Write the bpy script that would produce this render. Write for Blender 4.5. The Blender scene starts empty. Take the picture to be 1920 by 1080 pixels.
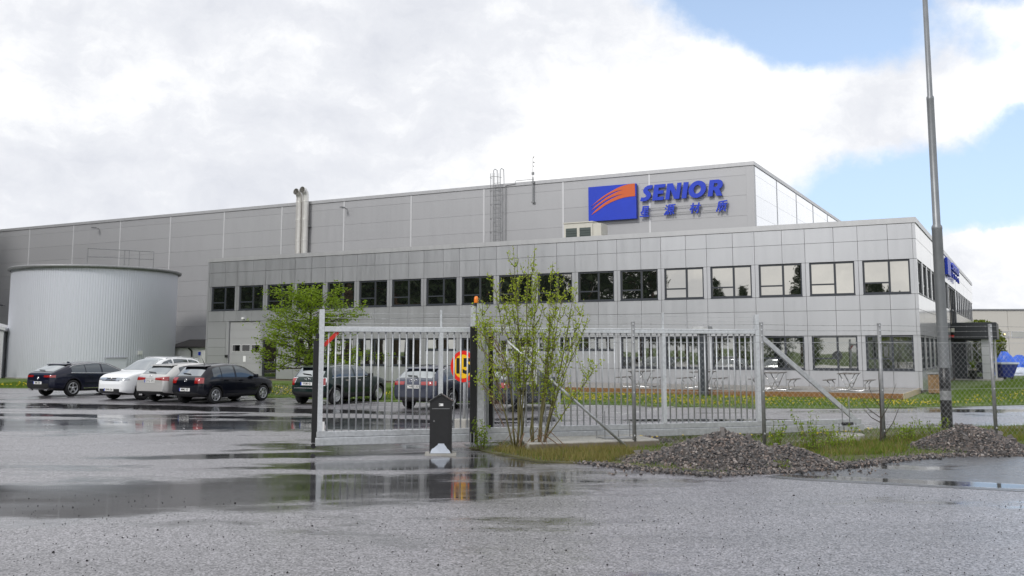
import bpy, bmesh, math, random
from math import sin, cos, pi, radians, sqrt, atan2, tan
from mathutils import Vector, Matrix
from mathutils.bvhtree import BVHTree

random.seed(7)
sc = bpy.context.scene
COL = sc.collection

# ------------------------------------------------------------------ camera
cam_d = bpy.data.cameras.new('camera')
cam_d.sensor_width = 36.0
cam_d.lens = 1816.5 / 1920 * 36.0
cam_d.shift_y = -100.0 / 1920.0
cam_d.clip_start = 0.1
cam_d.clip_end = 3000.0
cam = bpy.data.objects.new('camera', cam_d)
cam.location = (0, 0, 1.95)
cam.rotation_euler = (pi / 2 + 0.1182, 0, 0)
COL.objects.link(cam)
sc.camera = cam

# ------------------------------------------------------------------ world
SUN_DIR = Vector((-0.50, -0.62, 0.60)).normalized()
w = bpy.data.worlds.new('World')
sc.world = w
w.use_nodes = True
nt = w.node_tree
nt.nodes.clear()


class NT:
    """tiny helper around a node tree"""
    def __init__(self, tree):
        self.t = tree

    def n(self, typ, **kw):
        nd = self.t.nodes.new(typ)
        for k, v in kw.items():
            setattr(nd, k, v)
        return nd

    def put(self, sock, val):
        if hasattr(val, 'is_output'):
            self.t.links.new(val, sock)
        else:
            sock.default_value = val

    def math(self, op, a, b=0.0, c=None, clamp=False):
        nd = self.n('ShaderNodeMath', operation=op, use_clamp=clamp)
        self.put(nd.inputs[0], a)
        self.put(nd.inputs[1], b)
        if c is not None:
            self.put(nd.inputs[2], c)
        return nd.outputs[0]

    def vec(self, op, a, b=(0, 0, 0), out=0):
        nd = self.n('ShaderNodeVectorMath', operation=op)
        self.put(nd.inputs[0], a)
        if op == 'SCALE':
            self.put(nd.inputs['Scale'], b)
        else:
            self.put(nd.inputs[1], b)
        return nd.outputs['Value'] if op in ('DOT_PRODUCT', 'LENGTH', 'DISTANCE') else nd.outputs[0]

    def noise(self, v, scale, detail=4.0, rough=0.55, out='Fac', dist=0.0):
        nd = self.n('ShaderNodeTexNoise')
        if v is not None:
            self.put(nd.inputs['Vector'], v)
        nd.inputs['Scale'].default_value = scale
        nd.inputs['Detail'].default_value = detail
        nd.inputs['Roughness'].default_value = rough
        nd.inputs['Distortion'].default_value = dist
        return nd.outputs[out]

    def rng(self, v, a, b, c=0.0, d=1.0, smooth=False):
        nd = self.n('ShaderNodeMapRange')
        nd.interpolation_type = 'SMOOTHSTEP' if smooth else 'LINEAR'
        self.put(nd.inputs['Value'], v)
        nd.inputs['From Min'].default_value = a
        nd.inputs['From Max'].default_value = b
        nd.inputs['To Min'].default_value = c
        nd.inputs['To Max'].default_value = d
        return nd.outputs['Result']

    def mix(self, f, a, b):
        nd = self.n('ShaderNodeMix', data_type='RGBA')
        self.put(nd.inputs[0], f)
        self.put(nd.inputs[6], a if hasattr(a, 'is_output') else (*a, 1.0))
        self.put(nd.inputs[7], b if hasattr(b, 'is_output') else (*b, 1.0))
        return nd.outputs[2]

    def ramp(self, f, stops):
        nd = self.n('ShaderNodeValToRGB')
        e = nd.color_ramp.elements
        while len(e) < len(stops):
            e.new(0.5)
        for el, (p, c) in zip(e, stops):
            el.position = p
            el.color = (*c, 1.0)
        self.put(nd.inputs[0], f)
        return nd.outputs['Color']


W = NT(nt)
dvec = W.n('ShaderNodeTexCoord').outputs['Generated']
sky = W.n('ShaderNodeTexSky')
sky.sky_type = 'NISHITA'
sky.sun_disc = False
sky.sun_elevation = math.asin(SUN_DIR.z)
sky.sun_rotation = atan2(SUN_DIR.x, SUN_DIR.y) % (2 * pi)
sky.altitude = 60.0
sky.air_density = 1.0
sky.dust_density = 1.2
sky.ozone_density = 1.0
warp = W.noise(dvec, 6.0, 7.0, 0.6, 'Color')
warp = W.vec('SUBTRACT', warp, (0.5, 0.5, 0.5))
dw = W.vec('ADD', dvec, W.vec('SCALE', warp, 0.10))


def blob(c, rx, ry, tilt=0.0):
    """positive inside an elliptic patch of sky round direction c"""
    c = Vector(c).normalized()
    r = c.cross(Vector((0, 0, 1))).normalized()
    u = r.cross(c).normalized()
    r2 = r * cos(tilt) + u * sin(tilt)
    u2 = u * cos(tilt) - r * sin(tilt)
    p = W.vec('SUBTRACT', dw, tuple(c))
    a = W.math('MULTIPLY', W.vec('DOT_PRODUCT', p, tuple(r2)), 1.0 / rx)
    b = W.math('MULTIPLY', W.vec('DOT_PRODUCT', p, tuple(u2)), 1.0 / ry)
    q = W.math('SQRT', W.math('ADD', W.math('MULTIPLY', a, a), W.math('MULTIPLY', b, b)))
    front = W.math('LESS_THAN', W.vec('DOT_PRODUCT', dvec, tuple(c)), 0.3)
    return W.math('SUBTRACT', W.math('SUBTRACT', 1.0, q), W.math('MULTIPLY', front, 5.0))


holes = [blob((0.270, 0.912, 0.335), 0.190, 0.060, -0.33), blob((0.420, 0.852, 0.372), 0.26, 0.062, 0.05),
         blob((0.395, 0.913, 0.150), 0.17, 0.046, 0.10), blob((0.475, 0.868, 0.172), 0.065, 0.05),
         blob((-0.028, 0.985, 0.150), 0.045, 0.012), blob((-0.8, 0.2, 0.55), 0.30, 0.10, 0.4),
         blob((0.55, -0.7, 0.5), 0.35, 0.14, 0.2), blob((0.9, 0.3, 0.35), 0.30, 0.10, -0.2),
         blob((-0.35, -0.8, 0.62), 0.22, 0.12, -0.4)]
h = holes[0]
for b_ in holes[1:]:
    h = W.math('MAXIMUM', h, b_)
cum = blob((0.462, 0.884, 0.060), 0.085, 0.062)
h = W.math('SUBTRACT', h, W.math('MAXIMUM', W.math('MULTIPLY', cum, 3.0), 0.0))
fine = W.noise(dvec, 9.0, 9.0, 0.62)
h = W.math('ADD', h, W.math('MULTIPLY', W.math('SUBTRACT', fine, 0.5), 0.9))
clear = W.rng(h, -0.08, 0.34, 0.0, 1.0, True)
# cloud body: lumps of lilac grey and white
low = W.noise(W.vec('ADD', dw, (7.0, -3.0, 1.0)), 2.6, 9.0, 0.62)
mid = W.noise(W.vec('MULTIPLY', dw, (1.0, 1.0, 2.2)), 4.6, 9.0, 0.60)
lum = W.math('ADD', W.math('MULTIPLY', low, 0.55), W.math('MULTIPLY', mid, 0.45))
cloud = W.ramp(lum, [(0.37, (6.1, 6.3, 6.85)), (0.46, (7.2, 7.35, 7.75)), (0.53, (8.9, 8.95, 9.05)), (0.63, (11.8, 11.7, 11.6))])
blue = W.n('ShaderNodeMix', data_type='RGBA', blend_type='MIX')
dz = W.n('ShaderNodeSeparateXYZ')
nt.links.new(dvec, dz.inputs[0])
W.put(blue.inputs[0], W.rng(dz.outputs[2], 0.06, 0.36, 0.78, 0.45))
nt.links.new(sky.outputs[0], blue.inputs[6])
blue.inputs[7].default_value = (5.8, 7.6, 10.6, 1.0)      # thin veil of high cloud in the gaps
skyc = W.mix(clear, cloud, blue.outputs[2])
bg = W.n('ShaderNodeBackground')
bg.inputs['Strength'].default_value = 0.10
nt.links.new(skyc, bg.inputs['Color'])
wo = W.n('ShaderNodeOutputWorld')
nt.links.new(bg.outputs[0], wo.inputs['Surface'])

# ------------------------------------------------------------------ sun
sun_d = bpy.data.lights.new('sun', 'SUN')
sun_d.energy = 1.35
sun_d.angle = radians(12)
sun_d.color = (1.0, 0.975, 0.95)
sun = bpy.data.objects.new('sun', sun_d)
sun.rotation_euler = (-SUN_DIR).to_track_quat('-Z', 'Y').to_euler()
sun.location = (-20, -20, 40)
COL.objects.link(sun)

sc.view_settings.view_transform = 'Standard'
sc.view_settings.look = 'None'
sc.view_settings.exposure = 0.28
sc.view_settings.gamma = 1.0
sc.view_settings.use_curve_mapping = False
try:
    sc.cycles.max_bounces = 8
    sc.cycles.transparent_max_bounces = 8
except Exception:
    pass

# ------------------------------------------------------------------ materials
MATS = {}


def mat(name, col, rough=0.5, metal=0.0, spec=0.5, var=0.0, vscale=3.0, bump=0.0, bscale=20.0, coat=0.0, emit=None,
        dirt=None, dscale=1.5, damt=0.4):
    """principled material with procedural colour variation, optional dirt and relief"""
    if name in MATS:
        return MATS[name]
    m = bpy.data.materials.new(name)
    m.use_nodes = True
    t = m.node_tree
    N = NT(t)
    b = t.nodes['Principled BSDF']
    b.inputs['Roughness'].default_value = rough
    b.inputs['Metallic'].default_value = metal
    b.inputs['Specular IOR Level'].default_value = spec
    b.inputs['Coat Weight'].default_value = coat
    b.inputs['Coat Roughness'].default_value = 0.04
    oc = N.n('ShaderNodeTexCoord').outputs['Object']
    c = (*col, 1.0)
    if var > 0:
        nz = N.noise(oc, vscale, 5.0, 0.6)
        f = N.rng(nz, 0.3, 0.7)
        lo = tuple(max(0.0, x * (1 - var)) for x in col)
        hi = tuple(min(1.0, x * (1 + var)) for x in col)
        c = N.mix(f, lo, hi)
    if dirt:
        nz = N.noise(oc, dscale, 6.0, 0.65)
        f = N.rng(nz, 0.52, 0.72, 0.0, damt)
        c = N.mix(f, c if hasattr(c, 'is_output') else col, dirt)
    N.put(b.inputs['Base Color'], c)
    if bump > 0:
        bn = N.n('ShaderNodeBump')
        bn.inputs['Strength'].default_value = bump
        bn.inputs['Distance'].default_value = 0.02
        t.links.new(N.noise(oc, bscale, 4.0, 0.6), bn.inputs['Height'])
        t.links.new(bn.outputs[0], b.inputs['Normal'])
    if emit:
        b.inputs['Emission Color'].default_value = (*emit[0], 1)
        b.inputs['Emission Strength'].default_value = emit[1]
    MATS[name] = m
    return m


def panel_mat(name, col, rough, metal, wav, wscale, streak=0.06, coat=0.0):
    """coated sheet metal: slight oil-canning, rain streaks, brightness drift from sheet to sheet"""
    m = bpy.data.materials.new(name)
    m.use_nodes = True
    t = m.node_tree
    N = NT(t)
    b = t.nodes['Principled BSDF']
    b.inputs['Metallic'].default_value = metal
    b.inputs['Coat Weight'].default_value = coat
    b.inputs['Coat Roughness'].default_value = 0.10
    oc = N.n('ShaderNodeTexCoord').outputs['Object']
    gp_ = N.n('ShaderNodeNewGeometry').outputs['Position']
    st = N.noise(N.vec('MULTIPLY', gp_, (5.0, 5.0, 0.35)), 1.0, 5.0, 0.6)
    ri = N.n('ShaderNodeObjectInfo').outputs['Random']
    v = N.math('ADD', N.math('MULTIPLY', N.math('SUBTRACT', st, 0.5), streak * 2.2), N.math('MULTIPLY', N.math('SUBTRACT', ri, 0.5), 0.05))
    v = N.math('ADD', v, 1.0)
    nd = N.n('ShaderNodeVectorMath', operation='SCALE')
    nd.inputs[0].default_value = col
    t.links.new(v, nd.inputs['Scale'])
    t.links.new(nd.outputs[0], b.inputs['Base Color'])
    N.put(b.inputs['Roughness'], N.rng(st, 0.3, 0.7, rough - 0.05, rough + 0.06))
    bn = N.n('ShaderNodeBump')
    bn.inputs['Strength'].default_value = wav
    bn.inputs['Distance'].default_value = 0.05
    t.links.new(N.noise(gp_, wscale, 2.0, 0.5), bn.inputs['Height'])
    t.links.new(bn.outputs[0], b.inputs['Normal'])
    MATS[name] = m
    return m


def glass_mat(name, refl, tint, base, wav=0.0, wscale=1.2):
    """coated glazing: a mirror-like outer face over a dark interior"""
    m = bpy.data.materials.new(name)
    m.use_nodes = True
    t = m.node_tree
    t.nodes.clear()
    N = NT(t)
    out = N.n('ShaderNodeOutputMaterial')
    gl = N.n('ShaderNodeBsdfGlossy')
    gl.inputs['Color'].default_value = (*tint, 1)
    gl.inputs['Roughness'].default_value = 0.015
    df = N.n('ShaderNodeBsdfDiffuse')
    df.inputs['Color'].default_value = (*base, 1)
    fr = N.n('ShaderNodeFresnel')
    fr.inputs['IOR'].default_value = 1.5
    f = N.math('ADD', N.math('MULTIPLY', fr.outputs[0], 1.0 - refl), refl, clamp=True)
    mx = N.n('ShaderNodeMixShader')
    t.links.new(f, mx.inputs[0])
    t.links.new(df.outputs[0], mx.inputs[1])
    t.links.new(gl.outputs[0], mx.inputs[2])
    if wav > 0:
        gpn = N.n('ShaderNodeNewGeometry').outputs['Position']
        bn = N.n('ShaderNodeBump')
        bn.inputs['Strength'].default_value = wav
        bn.inputs['Distance'].default_value = 0.02
        t.links.new(N.noise(gpn, wscale, 1.0, 0.4), bn.inputs['Height'])
        t.links.new(bn.outputs[0], gl.inputs['Normal'])
    t.links.new(mx.outputs[0], out.inputs['Surface'])
    MATS[name] = m
    return m


def leaf_mat(name, c1, c2, trans=0.35, rough=0.55):
    m = bpy.data.materials.new(name)
    m.use_nodes = True
    t = m.node_tree
    t.nodes.clear()
    N = NT(t)
    out = N.n('ShaderNodeOutputMaterial')
    gpn = N.n('ShaderNodeNewGeometry')
    c = N.mix(N.rng(N.noise(gpn.outputs['Position'], 2.2, 4.0, 0.6), 0.3, 0.7), c1, c2)
    c = N.mix(N.math('MULTIPLY', gpn.outputs['Random Per Island'], 0.6), c, c2)
    df = N.n('ShaderNodeBsdfPrincipled')
    df.inputs['Roughness'].default_value = rough
    df.inputs['Specular IOR Level'].default_value = 0.3
    t.links.new(c, df.inputs['Base Color'])
    tr = N.n('ShaderNodeBsdfTranslucent')
    t.links.new(c, tr.inputs['Color'])
    mx = N.n('ShaderNodeMixShader')
    mx.inputs[0].default_value = trans
    t.links.new(df.outputs[0], mx.inputs[1])
    t.links.new(tr.outputs[0], mx.inputs[2])
    t.links.new(mx.outputs[0], out.inputs['Surface'])
    MATS[name] = m
    return m


panel_mat('facade_grey', (0.505, 0.51, 0.53), 0.40, 0.75, 0.05, 0.9, 0.02, 0.9)
panel_mat('hall_grey', (0.425, 0.425, 0.435), 0.46, 0.35, 0.03, 0.8, 0.025, 0.3)
panel_mat('tank_sheet', (0.64, 0.66, 0.72), 0.5, 0.30, 0.0, 1.0, 0.004, 0.2)
panel_mat('coping_metal', (0.52, 0.52, 0.53), 0.35, 0.45, 0.05, 1.0, 0.03)
panel_mat('pale_cladding', (0.55, 0.53, 0.48), 0.5, 0.05, 0.02, 1.0, 0.03)
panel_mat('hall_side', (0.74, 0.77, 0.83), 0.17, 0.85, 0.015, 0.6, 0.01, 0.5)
mat('strip_light', (0.62, 0.62, 0.63), 0.4, 0.3, var=0.04)
mat('core_dark', (0.07, 0.07, 0.075), 0.8)
mat('frame_dark', (0.040, 0.045, 0.055), 0.38, 0.1, var=0.1)
mat('roof_felt', (0.10, 0.10, 0.10), 0.9, var=0.15)
glass_mat('window_glass', 0.52, (0.98, 0.95, 0.88), (0.012, 0.014, 0.014), 0.13, 1.3)
glass_mat('low_glass', 0.34, (0.95, 0.95, 0.90), (0.012, 0.015, 0.013), 0.05, 1.0)
glass_mat('car_glass', 0.40, (0.92, 0.97, 1.0), (0.010, 0.012, 0.014))
glass_mat('side_glass', 0.10, (0.85, 0.93, 1.0), (0.006, 0.008, 0.010))
glass_mat('dark_glass', 0.02, (0.9, 0.9, 0.9), (0.006, 0.007, 0.008))
mat('galv', (0.50, 0.515, 0.53), 0.42, 0.55, var=0.16, vscale=14.0, bump=0.04, bscale=60, dirt=(0.30, 0.31, 0.32), dscale=5.0, damt=0.45)
mat('galv_dull', (0.27, 0.275, 0.28), 0.5, 0.45, var=0.2, vscale=10.0, dirt=(0.14, 0.14, 0.14), dscale=4.0, damt=0.5)
mat('galv_white', (0.62, 0.64, 0.66), 0.42, 0.40, var=0.12, vscale=20.0, bump=0.03, bscale=60, dirt=(0.42, 0.44, 0.46), dscale=8.0, damt=0.5)
mat('stainless', (0.72, 0.70, 0.67), 0.35, 0.5, var=0.06)
mat('black_rubber', (0.010, 0.010, 0.011), 0.55, var=0.2)
mat('black_paint', (0.012, 0.012, 0.013), 0.38, var=0.2, vscale=8, bump=0.02, bscale=80)
mat('white_paint', (0.78, 0.78, 0.77), 0.5, var=0.04)
mat('red_paint', (0.60, 0.022, 0.012), 0.45, var=0.12, vscale=9)
mat('sign_red', (0.70, 0.018, 0.010), 0.35)
mat('sign_yellow', (0.85, 0.50, 0.010), 0.35)
mat('sign_black', (0.010, 0.010, 0.010), 0.4)
mat('sign_blue', (0.010, 0.045, 0.52), 0.42, var=0.06, vscale=1.5)
mat('sign_orange', (0.62, 0.115, 0.025), 0.42)
mat('concrete', (0.36, 0.35, 0.32), 0.85, var=0.18, vscale=5, bump=0.2, bscale=30, dirt=(0.17, 0.16, 0.14), dscale=2.5, damt=0.6)
mat('concrete_dark', (0.17, 0.145, 0.11), 0.85, var=0.2, vscale=5, bump=0.2, bscale=30, dirt=(0.08, 0.07, 0.045), dscale=2.5, damt=0.7)
mat('deck_top', (0.22, 0.205, 0.185), 0.55, var=0.2, vscale=4)
mat('deck_brown', (0.21, 0.10, 0.028), 0.6, var=0.25, vscale=5)
mat('deck_end', (0.52, 0.42, 0.28), 0.65, var=0.1)
mat('bin_wood', (0.23, 0.14, 0.065), 0.65, var=0.3, vscale=7)
mat('table_wood', (0.115, 0.105, 0.095), 0.6, var=0.3, vscale=6)
mat('tube_steel', (0.62, 0.62, 0.62), 0.22, 0.9)
mat('bark_dark', (0.045, 0.036, 0.028), 0.85, var=0.3, vscale=15)
mat('bark_willow', (0.105, 0.095, 0.035), 0.75, var=0.35, vscale=12)
mat('bark_brown', (0.16, 0.10, 0.06), 0.8, var=0.3, vscale=12)
mat('amber', (0.85, 0.22, 0.01), 0.25, spec=0.6)
mat('roof_tile', (0.045, 0.042, 0.042), 0.6, var=0.2)
mat('beige_metal', (0.60, 0.58, 0.51), 0.5, var=0.05)
mat('louvre', (0.075, 0.095, 0.088), 0.5)
mat('yellow_paint', (0.30, 0.19, 0.03), 0.5, var=0.15)
mat('blue_plastic', (0.018, 0.035, 0.24), 0.4, var=0.15)
mat('blue_tarp', (0.035, 0.13, 0.62), 0.4, var=0.25, vscale=3, bump=0.3, bscale=6)
mat('tarp_light', (0.55, 0.60, 0.68), 0.4, var=0.2, bump=0.3, bscale=6)
mat('crate_red', (0.45, 0.05, 0.03), 0.5, var=0.1)
mat('crate_tan', (0.35, 0.26, 0.16), 0.7, var=0.2)
mat('canopy_dark', (0.022, 0.025, 0.030), 0.45, var=0.1)
mat('line_paint', (0.42, 0.42, 0.41), 0.4, var=0.25, vscale=4, dirt=(0.10, 0.10, 0.10), dscale=6.0, damt=0.8)
mat('soil', (0.060, 0.046, 0.032), 0.95, var=0.4, vscale=3, bump=0.5, bscale=12)
leaf_mat('leaf_tree', (0.11, 0.19, 0.008), (0.25, 0.35, 0.022), 0.45)
leaf_mat('leaf_willow', (0.23, 0.34, 0.020), (0.42, 0.49, 0.055), 0.45)
leaf_mat('leaf_weed', (0.10, 0.19, 0.012), (0.24, 0.32, 0.030), 0.35)
leaf_mat('leaf_pine', (0.018, 0.034, 0.014), (0.045, 0.070, 0.022), 0.15)
leaf_mat('leaf_birch', (0.060, 0.11, 0.014), (0.14, 0.19, 0.028), 0.3)
leaf_mat('leaf_hedge', (0.06, 0.11, 0.012), (0.17, 0.20, 0.02), 0.3)
leaf_mat('grass', (0.060, 0.125, 0.010), (0.14, 0.21, 0.020), 0.3)
leaf_mat('grass_dry', (0.13, 0.13, 0.025), (0.26, 0.22, 0.075), 0.3)
leaf_mat('dandelion', (0.75, 0.55, 0.010), (0.85, 0.66, 0.03), 0.1)


# ------------------------------------------------------------------ mesh helpers
class MB:
    def __init__(self):
        self.v, self.f, self.m = [], [], []

    def add(self, vs, fs, mi=0):
        o = len(self.v)
        self.v += [tuple(p) for p in vs]
        self.f += [tuple(i + o for i in q) for q in fs]
        self.m += [mi] * len(fs)
        return self

    def box(self, x0, x1, y0, y1, z0, z1, mi=0):
        v = [(x0, y0, z0), (x1, y0, z0), (x1, y1, z0), (x0, y1, z0), (x0, y0, z1), (x1, y0, z1), (x1, y1, z1), (x0, y1, z1)]
        return self.add(v, [(0, 3, 2, 1), (4, 5, 6, 7), (0, 1, 5, 4), (1, 2, 6, 5), (2, 3, 7, 6), (3, 0, 4, 7)], mi)

    def bar(self, a, b, wx, wz, mi=0, up=(0, 0, 1)):
        """rectangular bar from a to b"""
        a, b = Vector(a), Vector(b)
        d = (b - a).normalized()
        s = d.cross(Vector(up))
        if s.length < 1e-4:
            s = d.cross(Vector((1, 0, 0)))
        s.normalize()
        u = s.cross(d).normalized()
        s, u = s * wx / 2, u * wz / 2
        v = [a - s - u, a + s - u, a + s + u, a - s + u, b - s - u, b + s - u, b + s + u, b - s + u]
        return self.add(v, [(0, 1, 2, 3), (7, 6, 5, 4), (0, 4, 5, 1), (1, 5, 6, 2), (2, 6, 7, 3), (3, 7, 4, 0)], mi)

    def tube(self, pts, r, n=6, mi=0, caps=True):
        pts = [Vector(p) for p in pts]
        k = len(pts)
        rs = r if isinstance(r, (list, tuple)) else [r] * k
        vs, fs = [], []
        pu = None
        for i, p in enumerate(pts):
            d = (pts[min(i + 1, k - 1)] - pts[max(i - 1, 0)])
            d = d.normalized() if d.length > 1e-9 else Vector((0, 0, 1))
            if pu is None:
                s = d.cross(Vector((0, 0, 1)))
                if s.length < 1e-3:
                    s = Vector((1, 0, 0))
            else:
                s = pu - d * pu.dot(d)
                if s.length < 1e-3:
                    s = d.cross(Vector((0.3, 0.5, 0.8)))
            s.normalize()
            pu = s
            t = d.cross(s)
            for j in range(n):
                a = 2 * pi * j / n
                vs.append(p + (s * cos(a) + t * sin(a)) * rs[i])
        for i in range(k - 1):
            for j in range(n):
                j2 = (j + 1) % n
                fs.append((i * n + j, i * n + j2, (i + 1) * n + j2, (i + 1) * n + j))
        if caps:
            fs.append(tuple(range(n - 1, -1, -1)))
            fs.append(tuple((k - 1) * n + j for j in range(n)))
        return self.add(vs, fs, mi)

    def lathe(self, prof, n=24, c=(0, 0, 0), axis='z', mi=0):
        vs, fs = [], []
        for (r, z) in prof:
            for j in range(n):
                a = 2 * pi * j / n
                p = (r * cos(a), r * sin(a), z)
                if axis == 'y':
                    p = (p[0], p[2], p[1])
                elif axis == 'x':
                    p = (p[2], p[0], p[1])
                vs.append((p[0] + c[0], p[1] + c[1], p[2] + c[2]))
        k = len(prof)
        for i in range(k - 1):
            for j in range(n):
                j2 = (j + 1) % n
                fs.append((i * n + j, i * n + j2, (i + 1) * n + j2, (i + 1) * n + j))
        return self.add(vs, fs, mi)

    def prism(self, poly, z0, z1, mi=0):
        n = len(poly)
        v = [(x, y, z0) for x, y in poly] + [(x, y, z1) for x, y in poly]
        f = [tuple(range(n - 1, -1, -1)), tuple(range(n, 2 * n))]
        f += [(i, (i + 1) % n, n + (i + 1) % n, n + i) for i in range(n)]
        return self.add(v, f, mi)

    def mesh(self, name, mats, smooth=False):
        me = bpy.data.meshes.new(name)
        me.from_pydata(self.v, [], self.f)
        for m_ in (mats if isinstance(mats, (list, tuple)) else [mats]):
            me.materials.append(MATS[m_])
        if any(self.m):
            me.polygons.foreach_set('material_index', self.m)
        if smooth:
            me.polygons.foreach_set('use_smooth', [True] * len(me.polygons))
        me.update()
        return me


def link(name, data, parent=None, loc=None, rz=None):
    o = bpy.data.objects.new(name, data)
    COL.objects.link(o)
    if parent is not None:
        o.parent = parent
    if loc is not None:
        o.location = loc
    if rz is not None:
        o.rotation_euler = (0, 0, rz)
    return o


def part(name, mb, mats, parent=None, smooth=False, loc=None, rz=None, kind=None):
    o = link(name, mb.mesh(name, mats, smooth), parent, loc, rz)
    if kind:
        o['kind'] = kind
    return o


def tag(o, label, cat=None, group=None, kind=None):
    o['label'] = label
    if cat:
        o['category'] = cat
    if group:
        o['group'] = group
    if kind:
        o['kind'] = kind
    return o


def thing(name, label, cat, loc=(0, 0, 0), rz=0.0, group=None):
    return tag(link(name, None, None, loc, rz), label, cat, group)


def copy_tree(o, parent=None):
    c = o.copy()
    COL.objects.link(c)
    if parent is not None:
        c.parent = parent
    for ch in list(o.children):
        copy_tree(ch, c)
    return c


def bevel(o, wdt=0.01, seg=2):
    md = o.modifiers.new('bevel', 'BEVEL')
    md.width = wdt
    md.segments = seg
    md.limit_method = 'ANGLE'
    return o


def text_mesh(body, size, mname, extrude=0.0, bold=0.0, shear=0.0, align='CENTER'):
    cu = bpy.data.curves.new('lettering', 'FONT')
    cu.body = body
    cu.size = size
    cu.extrude = extrude
    cu.offset = bold
    cu.shear = shear
    cu.align_x = align
    cu.align_y = 'CENTER'
    o = bpy.data.objects.new('lettering', cu)
    COL.objects.link(o)
    me = bpy.data.meshes.new_from_object(o)
    bpy.data.objects.remove(o)
    bpy.data.curves.remove(cu)
    me.materials.clear()
    me.materials.append(MATS[mname])
    return me


def outline_mesh(name, loops, depth, mname):
    """flat outline(s), holes allowed, given a thickness; lies in xy, faces +z"""
    cu = bpy.data.curves.new(name, 'CURVE')
    cu.dimensions = '2D'
    cu.fill_mode = 'BOTH'
    cu.extrude = depth / 2
    for lp in loops:
        s = cu.splines.new('POLY')
        s.points.add(len(lp) - 1)
        for p, (x, y) in zip(s.points, lp):
            p.co = (x, y, 0, 1)
        s.use_cyclic_u = True
    o = bpy.data.objects.new(name, cu)
    COL.objects.link(o)
    me = bpy.data.meshes.new_from_object(o)
    bpy.data.objects.remove(o)
    bpy.data.curves.remove(cu)
    me.materials.clear()
    me.materials.append(MATS[mname])
    return me


def in_poly(x, y, poly):
    c = False
    j = len(poly) - 1
    for i in range(len(poly)):
        xi, yi = poly[i]
        xj, yj = poly[j]
        if (yi > y) != (yj > y) and x < (xj - xi) * (y - yi) / (yj - yi) + xi:
            c = not c
        j = i
    return c


def grass_blades(poly, n, h0, h1, wdt, z=0.0, zf=None, clump=0.0):
    mb = MB()
    xs = [p[0] for p in poly]
    ys = [p[1] for p in poly]
    k = 0
    vs, fs = [], []
    tries = 0
    while k < n and tries < n * 8:
        tries += 1
        x, y = random.uniform(min(xs), max(xs)), random.uniform(min(ys), max(ys))
        if not in_poly(x, y, poly):
            continue
        if clump and random.random() < clump * (0.5 + 0.5 * sin(x * 2.1 + 1.3 * sin(y * 1.7)) * cos(y * 2.6 + x)):
            continue
        zz = zf(x, y) if zf else z
        a = random.uniform(0, 2 * pi)
        hh = random.uniform(h0, h1)
        dx, dy = cos(a) * wdt, sin(a) * wdt
        lx, ly = random.gauss(0, hh * 0.35), random.gauss(0, hh * 0.35)
        o = len(vs)
        vs += [(x - dx, y - dy, zz), (x + dx, y + dy, zz), (x + lx, y + ly, zz + hh)]
        fs.append((o, o + 1, o + 2))
        k += 1
    mb.v, mb.f, mb.m = vs, fs, [0] * len(fs)
    return mb


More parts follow.
